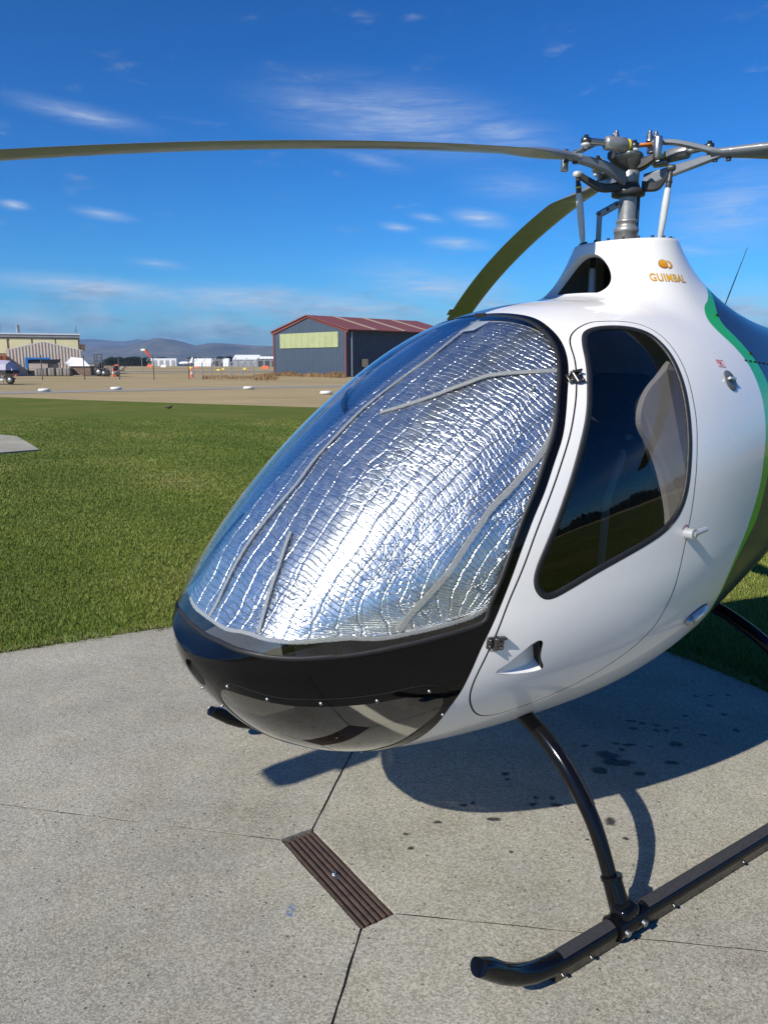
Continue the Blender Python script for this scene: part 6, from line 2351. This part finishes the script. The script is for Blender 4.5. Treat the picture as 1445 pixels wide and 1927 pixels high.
# --- traffic cones and barrel
def cone(u, v, Y, h_, label):
    c_ = empty('traffic_cone', (at(u, v, Y).x, Y, 0))
    tag(c_, label, 'traffic cone', 'orange cones')
    MB().lathe([(.19, .03), (.13, h_ * .32), (.095, h_ * .55), (.03, h_), (0, h_)], (0, 0, 0), 16).build('cone_body', 'cone_orange', c_)
    MB().lathe([(.137, h_ * .33), (.105, h_ * .56)], (0, 0, 0), 16).build('white_band', 'painted_white', c_)
    MB().bbox((0, 0, .02), (.5, .5, .04), .015, 1).build('cone_base', 'cone_orange', c_)


cone(31, 706, 105, 1.0, 'orange and white cone beside the rust container')
cone(213.6, 702, 101, 1.1, 'orange cone before the flat trailer')
cone(361.3, 708, 96, 1.15, 'orange and white cone by the fence corner')

# --- old tyres painted white along the track
t_me = None
for i, (u, v, lab) in enumerate(((84, 737, 'white painted tyre lying by the track below the bales'), (219, 733.5, 'white painted tyre by the track below the loader'), (468, 732.5, 'white and black tyre lying by the track near the weeds'), (614, 742, 'white painted tyre lying on dry grass before the blue hangar'))):
    p = gnd(u, v, -0.04)
    m = MB()
    V, Fc = [], []
    for a in range(28):
        for b in range(10):
            A1, B1 = 2 * math.pi * a / 28, 2 * math.pi * b / 10
            rr_ = 0.25 + 0.10 * math.cos(B1)
            zz_ = 0.10 + 0.095 * math.sin(B1)
            V.append((rr_ * math.cos(A1), rr_ * math.sin(A1), zz_))
    for a in range(28):
        for b in range(10):
            Fc.append((a * 10 + b, ((a + 1) % 28) * 10 + b, ((a + 1) % 28) * 10 + (b + 1) % 10, a * 10 + (b + 1) % 10))
    m.add(V, Fc, True)
    o = m.build('painted_tyre', 'painted_white', None, (p.x, p.y, -0.045), random.uniform(0, 3))
    tag(o, lab, 'tyre', 'white painted tyres')
    MB().lathe([(0.155, 0.04), (0.155, 0.16)], (0, 0, 0), 20).build('tyre_bore', 'tyre_black', o)

# --- blackbird on the lawn
p = gnd(320, 771, -0.02)
bd_ = empty('blackbird', (p.x, p.y, -0.03), R_(20))
tag(bd_, 'small black bird standing on the green lawn', 'bird')
body = MB().tube([(-0.20, 0, 0.085), (-0.12, 0, 0.09), (-0.07, 0, 0.085), (0.0, 0, 0.085), (0.05, 0, 0.105), (0.075, 0, 0.135), (0.095, 0, 0.15), (0.118, 0, 0.148)], [0.008, 0.014, 0.030, 0.042, 0.034, 0.022, 0.021, 0.006], 12)
body.build('body', 'bird_black', bd_)
MB().tube([(0.112, 0, 0.148), (0.140, 0, 0.144)], [0.006, 0.001], 8).build('beak', 'bird_beak', bd_)
for s in (1, -1):
    MB().tube([(0.0, .015 * s, 0.05), (0.008, .016 * s, 0.0)], 0.004, 6).build('leg', 'bird_beak', bd_)

# --- chain link fence: dark posts then pale posts with leaning tops
fe = empty('chain_link_fence', (0, 0, 0))
tag(fe, 'chain link fence of thin posts across the dry field', 'fence')
fy = lambda u: 82.0 + (u - 77) * 0.012
for u, vt in ((-10, 668), (77, 668), (157, 669), (223, 671), (288, 669.5), (354.5, 675)):
    q, w_ = at(u, vt, fy(u)), fy(u)
    MB().cyl((q.x, w_, -.05), (q.x, w_, q.z), 0.055, seg=7).build('post', 'post_dark', fe)
for u in (364, 380, 398, 415.5, 435, 456, 476.7):
    w_ = fy(u)
    q = at(u, 683.5, w_)
    q2 = at(u + 9.5, 673, w_)
    MB().cyl((q.x, w_, -.05), (q.x, w_, q.z), 0.055, seg=7).tube([(q.x, w_, q.z), (q2.x, w_, q2.z)], 0.045, 6).build('post', 'galv', fe)
zs = [0.1, 0.6, 1.1, 1.6]
for z in zs:
    MB().tube([(at(-10, 700, fy(-10)).x, fy(-10) - .02, z), (at(476.7, 700, fy(476)).x, fy(476) - .02, z)], 0.010, 4).build('wire', 'post_dark', fe)
# chain link pattern as thin real wires
m = MB()
xa, xb = at(-10, 700, fy(-10)).x, at(476.7, 700, fy(476)).x
# --- windsock
ws_ = empty('windsock', (at(268, 690, 150).x, 150, 0))
tag(ws_, 'red and white windsock on a pole beyond the fence', 'windsock')
zt2 = at(268, 658.5, 150).z
MB().cyl((0, 0, 0), (0, 0, zt2), 0.06, seg=8).build('pole', 'galv', ws_)
MB().tube([(0.0, 0, zt2 - .1), (0.75, 0, zt2 - 0.05)], [0.30, 0.27], 14).build('white_cuff', 'painted_white', ws_)
MB().tube([(0.75, 0, zt2 - .05), (1.1, 0, zt2 - .55), (1.75, 0, zt2 - 1.3)], [0.27, 0.24, 0.15], 14).build('sock', 'cone_orange', ws_)

# --- airfield markers
for i, (u, v, sx, mat, lab) in enumerate(((358, 690.5, 1.0, 'marker_yellow', 'yellow marker board behind the orange cone'), (411, 694.5, .9, 'marker_yellow', 'yellow marker board left of the fence middle post'), (420, 692.5, .9, 'marker_yellow', 'yellow marker board right of the fence middle post'), (460, 692.5, 1.1, 'marker_yellow', 'pale yellow marker board before the weeds'), (370, 690, 1.0, 'cone_orange', 'red and white marker board behind the leaning posts'), (282.5, 686.5, 1.6, 'cone_orange', 'red marker board on the airfield below the windsock'), (308, 688, 1.6, 'painted_white', 'white marker board on the airfield before the white terminal'), (220, 686, 1.5, 'cone_orange', 'red marker board beyond the flat trailer'), (499, 691, 2.0, 'cone_orange', 'thin red marker board beside the blue hangar'))):
    Yd = 1.6 * FPX / (v + 3 - 685)
    Yd = min(max(Yd, 160), 420)
    q = at(u, v, Yd)
    s_ = sx * Yd / 420
    mk = empty('marker_board', (q.x, Yd, 0))
    tag(mk, lab, 'marker board', 'airfield marker boards')
    secs = [[(x, -.35, .05), (x, .35, .05), (x, 0, .75 * s_ + .1)] for x in (-.85 * s_, .85 * s_)]
    lofted('board', secs, mat, mk)
    MB().box((0, 0, .03), (1.5 * s_, .5, .06)).build('base', 'painted_white', mk)

# --- far buildings of the airfield
def far_shed(u0, u1, v0, v1, Y, dep, wall, roof, label, doors=0, gable=0.0):
    r = empty('airfield_building', (0, 0, 0))
    tag(r, label, 'building')
    a, b = at(u0, v1, Y), at(u1, v0, Y)
    zt3 = b.z
    MB().box(((a.x + b.x) / 2, Y + dep / 2, zt3 / 2), (b.x - a.x, dep, zt3)).build('wall', wall, r)
    if gable:
        quad_slab('roof', [(a.x, Y - .3, zt3), (b.x, Y - .3, zt3), (b.x, Y + dep / 2, zt3 + gable), (a.x, Y + dep / 2, zt3 + gable)], .3, roof, r)
    else:
        MB().box(((a.x + b.x) / 2, Y + dep / 2, zt3 + .2), (b.x - a.x + .6, dep + .6, .4)).build('roof', roof, r)
    for i in range(doors):
        w = (b.x - a.x) / (doors * 1.6)
        x = a.x + (i + .5) * (b.x - a.x) / doors
        MB().box((x, Y - .1, zt3 * .4), (w, .2, zt3 * .8)).build('door', 'roof_grey' if wall != 'far_shed_grey' else 'machine_dark', r)
    return r


far_shed(276, 332, 675.2, 683, 640, 30, 'white_trim', 'white_trim', 'long white terminal building far across the airfield', 5)
far_shed(332, 359, 676, 683.5, 690, 30, 'far_shed_grey', 'roof_grey', 'dark grey far building right of the white terminal', 2)
far_shed(404, 421, 676.5, 684, 560, 20, 'far_shed_grey', 'roof_grey', 'dark low shed between the white tanks', 2)
far_shed(438, 486, 677, 684, 520, 20, 'galv', 'white_trim', 'pale long shed with sloped white roof far off', 4, 3.0)
far_shed(484, 522, 676, 684.5, 470, 25, 'far_shed_grey', 'roof_grey', 'dark grey shed at the left edge of the blue hangar', 3)
for i, u in enumerate((487.5, 494, 501, 508, 515.5)):
    q = at(u, 673, 560)
    o = MB().lathe([(2.4, 0), (2.4, q.z), (2.0, q.z + .6), (0, q.z + .9)], (q.x, 560, 0), 18).build('white_tank', 'white_trim')
    tag(o, 'white storage tank above the dark shed, %s of five' % ('first from the left', 'second from the left', 'middle', 'fourth from the left', 'last')[i], 'tank', 'white storage tanks by the hangar')
for i, u in enumerate((370.5, 375.5, 380.5, 386, 391.5, 396.5, 424.5, 429)):
    q = at(u, 676.3, 540)
    o = MB().lathe([(1.75, 0), (1.75, q.z), (1.2, q.z + .5), (0, q.z + .7)], (q.x, 540, 0), 16).build('silo', 'white_trim')
    tag(o, ('white silo behind the leaning fence posts, %s from the left' % ('first', 'second', 'third', 'fourth', 'fifth', 'sixth')[i]) if i < 6 else ('white silo %s of the pair right of the dark shed' % ('left' if i == 6 else 'right')), 'silo', 'white silos')
# parked airliner, tail to the right
ap = empty('airliner', (at(350, 683, 600).x, 600, 0))
tag(ap, 'small white airliner parked far across the airfield', 'aircraft')
MB().tube([(-5.2, 0, 2.0), (-4.4, 0, 2.2), (-3.0, 0, 2.3), (2.0, 0, 2.3), (4.6, 0, 2.7), (5.6, 0, 3.0)], [.2, .8, 1.15, 1.15, .6, .2], 14).build('fuselage', 'white_trim', ap)
lofted('tail_fin', [[(3.0, .1, 2.9), (5.0, .1, 2.9), (5.0, -.1, 2.9), (3.0, -.1, 2.9)], [(4.6, .08, 6.6), (5.8, .08, 6.6), (5.8, -.08, 6.6), (4.6, -.08, 6.6)]], 'white_trim', ap)
lofted('wing', [[(-1.2, -7, 2.0), (.2, -7, 2.0), (.2, -7, 2.1), (-1.2, -7, 2.1)], [(-1.6, 7, 2.0), (.8, 7, 2.0), (.8, 7, 2.2), (-1.6, 7, 2.2)]], 'white_trim', ap)
for x in (-3.2, 0.4):
    MB().lathe([(.0, -.15), (.4, -.15), (.4, .15), (.0, .15)], (x, 0, .4), 12, rx).build('wheel', 'tyre_black', ap)

# --- trees: dark pines far off; every crown many small leaf faces on a trunk
def crown_mesh(name, h_, w_, n, seed, pine=True):
    r_ = np.random.default_rng(seed)
    z = r_.uniform(0.08, 1.0, n)
    prof = (1 - z) ** 0.75 * 0.95 + 0.08 if pine else np.sqrt(np.clip(1 - (2 * z - 1.05) ** 2, 0.03, 1))
    ang = r_.uniform(0, 2 * np.pi, n)
    lob = 1 + 0.28 * np.sin(3 * ang + z * 7 + seed) + 0.15 * np.sin(7 * ang - z * 19)
    rad = w_ / 2 * prof * lob * np.sqrt(r_.uniform(0.25, 1, n))
    P = np.stack([rad * np.cos(ang), rad * np.sin(ang), z * h_], 1)
    sz = r_.uniform(0.35, 0.8, n) * (h_ / 12)
    d1_ = r_.normal(0, 1, (n, 3))
    d1_ /= np.linalg.norm(d1_, axis=1, keepdims=True)
    d2_ = np.cross(d1_, r_.normal(0, 1, (n, 3)))
    d2_ /= np.linalg.norm(d2_, axis=1, keepdims=True)
    V = np.stack([P + d1_ * sz[:, None], P - d1_ * sz[:, None] * .6 + d2_ * sz[:, None] * .6, P - d1_ * sz[:, None] * .6 - d2_ * sz[:, None] * .6], 1).reshape(-1, 3)
    return tri_mesh(name, V, np.arange(3 * n).reshape(-1, 3))


crowns = [crown_mesh('crown', 12, 8.5, 1100, 50 + k) for k in range(3)]
round_cr = [crown_mesh('crown', 10, 9.5, 1100, 70 + k, False) for k in range(2)]
trunk_me = MB().tube([(0, 0, -.3), (0.1, 0, 4), (0, 0.1, 9)], [.35, .25, .08], 8)
tm = bpy.data.meshes.new('trunk')
tm.from_pydata(trunk_me.v, [], trunk_me.f)


def far_tree(u, v, Y, kind, lab, grp, rnd=False):
    q = at(u, v, Y)
    h_ = q.z
    tr_ = empty('far_tree', (q.x, Y, -.05), random.uniform(0, 6))
    tag(tr_, lab, 'tree', grp)
    me_ = (round_cr if rnd else crowns)[kind % (2 if rnd else 3)]
    s_ = h_ / (10 if rnd else 12)
    o = link_mesh('crown', me_, 'pine_dark', tr_)
    o.scale = (s_ * 1.15, s_ * 1.15, s_)
    o = link_mesh('trunk', tm, 'bark', tr_)
    o.scale = (s_, s_, s_)


ORD = ['first', 'second', 'third', 'fourth', 'fifth', 'sixth', 'seventh', 'eighth', 'ninth', 'tenth', 'eleventh', 'twelfth', 'thirteenth', 'fourteenth', 'fifteenth', 'sixteenth', 'seventeenth', 'eighteenth', 'nineteenth', 'twentieth', 'twenty-first', 'twenty-second', 'twenty-third', 'twenty-fourth']
k = 0
u = 199.0
while u < 278:
    far_tree(u, 671.5 + random.uniform(-.6, 3.0) + (3 if u < 205 else 0), 520 + random.uniform(-12, 12), k, 'dark pine in the row beyond the loader, %s from the left' % ORD[k], 'pines in the dark row', True)
    u += random.uniform(3.6, 5.2)
    k += 1
for i5, (u, v) in enumerate(((300, 672.5), (306, 671.8), (311, 673), (352, 675), (358, 672), (363, 673), (369, 672.5), (375, 673), (409, 672), (414, 670.5), (426, 671), (431, 670.5), (435, 672), (450, 672.5), (457, 671.5), (463, 670.5), (469, 672), (474, 673), (480, 673))):
    far_tree(u, v, 820 + random.uniform(-40, 40), k, 'small dark tree behind the far airfield buildings, %s from the left' % ORD[i5], 'far trees behind the airfield buildings', True)
    k += 1

# --- weeds and long dry grass by the hangar and fence
P = []
for i in range(20000):
    u = random.uniform(478, 648) if random.random() < .9 else random.uniform(380, 500)
    Yw = 98 + random.gauss(0, 8) if u > 478 else 95 + random.gauss(0, 6)
    if u > 520:
        Yw = 113 - (u - 520) * .105 - abs(random.gauss(0, 1.6)) - .8
    q = at(u, 700, Yw)
    P.append((q.x, Yw))
P = np.array(P)
clump = 0.5 + 0.5 * np.sin(P[:, 0] * 1.3) * np.sin(P[:, 0] * .47 + 1)
Hw = 0.55 * (0.25 + 0.9 * rng.uniform(0, 1, len(P)) * (0.35 + clump)) * np.where(P[:, 0] < at(500, 700, 98).x, .55, 1.0)
blades('dry_weeds', P, Hw, np.full(len(P), 0.045), 'weed_blade', .6, 'long dry brown weeds along the hangar and fence', 'weeds')

# --- hills
t = NT('hill')
a_ = t.noise(0.0012, 6, 0.62)
b_ = t.noise(0.006, 6, 0.65)
col = t.mix(t.rng(a_, 0.38, 0.62), (0.060, 0.062, 0.040), (0.19, 0.155, 0.095))
col = t.mix(t.rng(b_, 0.45, 0.7, 0, .8), col, (0.035, 0.045, 0.028))
t.color(col)
t.rough(1.0)


def hill(name, ridge, Y, dep, seed, amp):
    """Terrain from its foot up to a ridge line and down again; ridge gives (pixel column, pixel row)."""
    us = np.linspace(ridge[0][0], ridge[-1][0], 260)
    vs_ = np.interp(us, [r[0] for r in ridge], [r[1] for r in ridge])
    zr = np.array([at(u, v, Y).z for u, v in zip(us, vs_)])
    xr_ = np.array([at(u, 685, Y).x for u in us])
    ny = 60
    yy = np.linspace(-1, 0.8, ny)
    V = np.zeros((len(us), ny, 3))
    sp = (1 - np.abs(yy)) ** 1.15
    for j, y_ in enumerate(yy):
        nz_ = fbm(xr_ / 1500, np.full_like(xr_, y_ * dep / 1500), seed, 5)
        V[:, j, 0] = xr_ * (1 + y_ * dep / Y)
        V[:, j, 1] = Y + y_ * dep
        V[:, j, 2] = zr * sp[j] * (1 + amp * nz_ * (1 - abs(1 - 2 * sp[j])) * 1.6) + amp * 60 * nz_ * sp[j] * (1 - sp[j]) - 30 * (sp[j] < .02)
    idx_ = np.arange(len(us) * ny).reshape(len(us), ny)
    a, b, c, d = idx_[:-1, :-1].ravel(), idx_[1:, :-1].ravel(), idx_[1:, 1:].ravel(), idx_[:-1, 1:].ravel()
    me_ = tri_mesh(name, V.reshape(-1, 3), np.concatenate([np.stack([a, b, c], 1), np.stack([a, c, d], 1)]))
    o = link_mesh(name, me_, 'hill')
    tag(o, kind='structure')


hill('hills', [(-900, 660), (-300, 648), (60, 655), (150, 660), (176, 653), (195, 650), (215, 651), (235, 652), (250, 649), (265, 644), (280, 640), (292, 636.5), (302, 635.5), (312, 637), (325, 639), (340, 643), (358, 648), (372, 651), (385, 648.5), (400, 646), (420, 645.5), (440, 647), (460, 648.5), (480, 650), (500, 650), (525, 652), (600, 655), (760, 650), (1000, 645), (1300, 650), (1700, 640), (2600, 660)], 7000, 2600, 3, .35)
hill('far_hills', [(-900, 650), (0, 641), (100, 640), (176, 638), (190, 638.5), (210, 640), (230, 642.5), (245, 641), (262, 637.5), (280, 640), (340, 650), (420, 655), (600, 650), (1000, 652), (1500, 648), (2600, 660)], 10500, 2400, 9, .3)
# tree belt behind the photographer, seen only in reflections
V, Fc = [], []
n = 400
for i in range(n):
    a = math.pi * (0.98 + 1.04 * i / (n - 1))
    r = 170 + 25 * math.sin(a * 3)
    h_ = 5 + 4.5 * (0.5 + 0.5 * math.sin(i * .21)) + random.uniform(-1.2, 1.6)
    for (dr_, z) in ((0, -.05), (1.5, h_ * .75), (4, h_), (8, h_ * .7), (10, -.05)):
        V.append(((r + dr_) * math.cos(a), (r + dr_) * math.sin(a), z))
for i in range(n - 1):
    for k in range(4):
        Fc.append((i * 5 + k, (i + 1) * 5 + k, (i + 1) * 5 + k + 1, i * 5 + k + 1))
o = link_mesh('tree_belt', mesh_arrays('tree_belt', V, Fc), 'pine_dark')
tag(o, 'dark belt of trees bounding the field behind the photographer', 'trees', kind='stuff')

# ================================================================ air between the near things and the hills
hz = bpy.data.materials.new('haze')
hz.use_nodes = True
hn, hl = hz.node_tree.nodes, hz.node_tree.links
hn.clear()
ho = hn.new('ShaderNodeOutputMaterial')
hv = hn.new('ShaderNodeVolumePrincipled')
hv.inputs['Color'].default_value = (0.30, 0.58, 1.0, 1)
hv.inputs['Density'].default_value = 0.00009
hv.inputs['Anisotropy'].default_value = 0.2
hl.new(hv.outputs[0], ho.inputs['Volume'])
MATS['haze'] = hz
o = MB().box((0, 0, 209), (30000, 30000, 420)).build('haze', 'haze')
tag(o, kind='stuff')
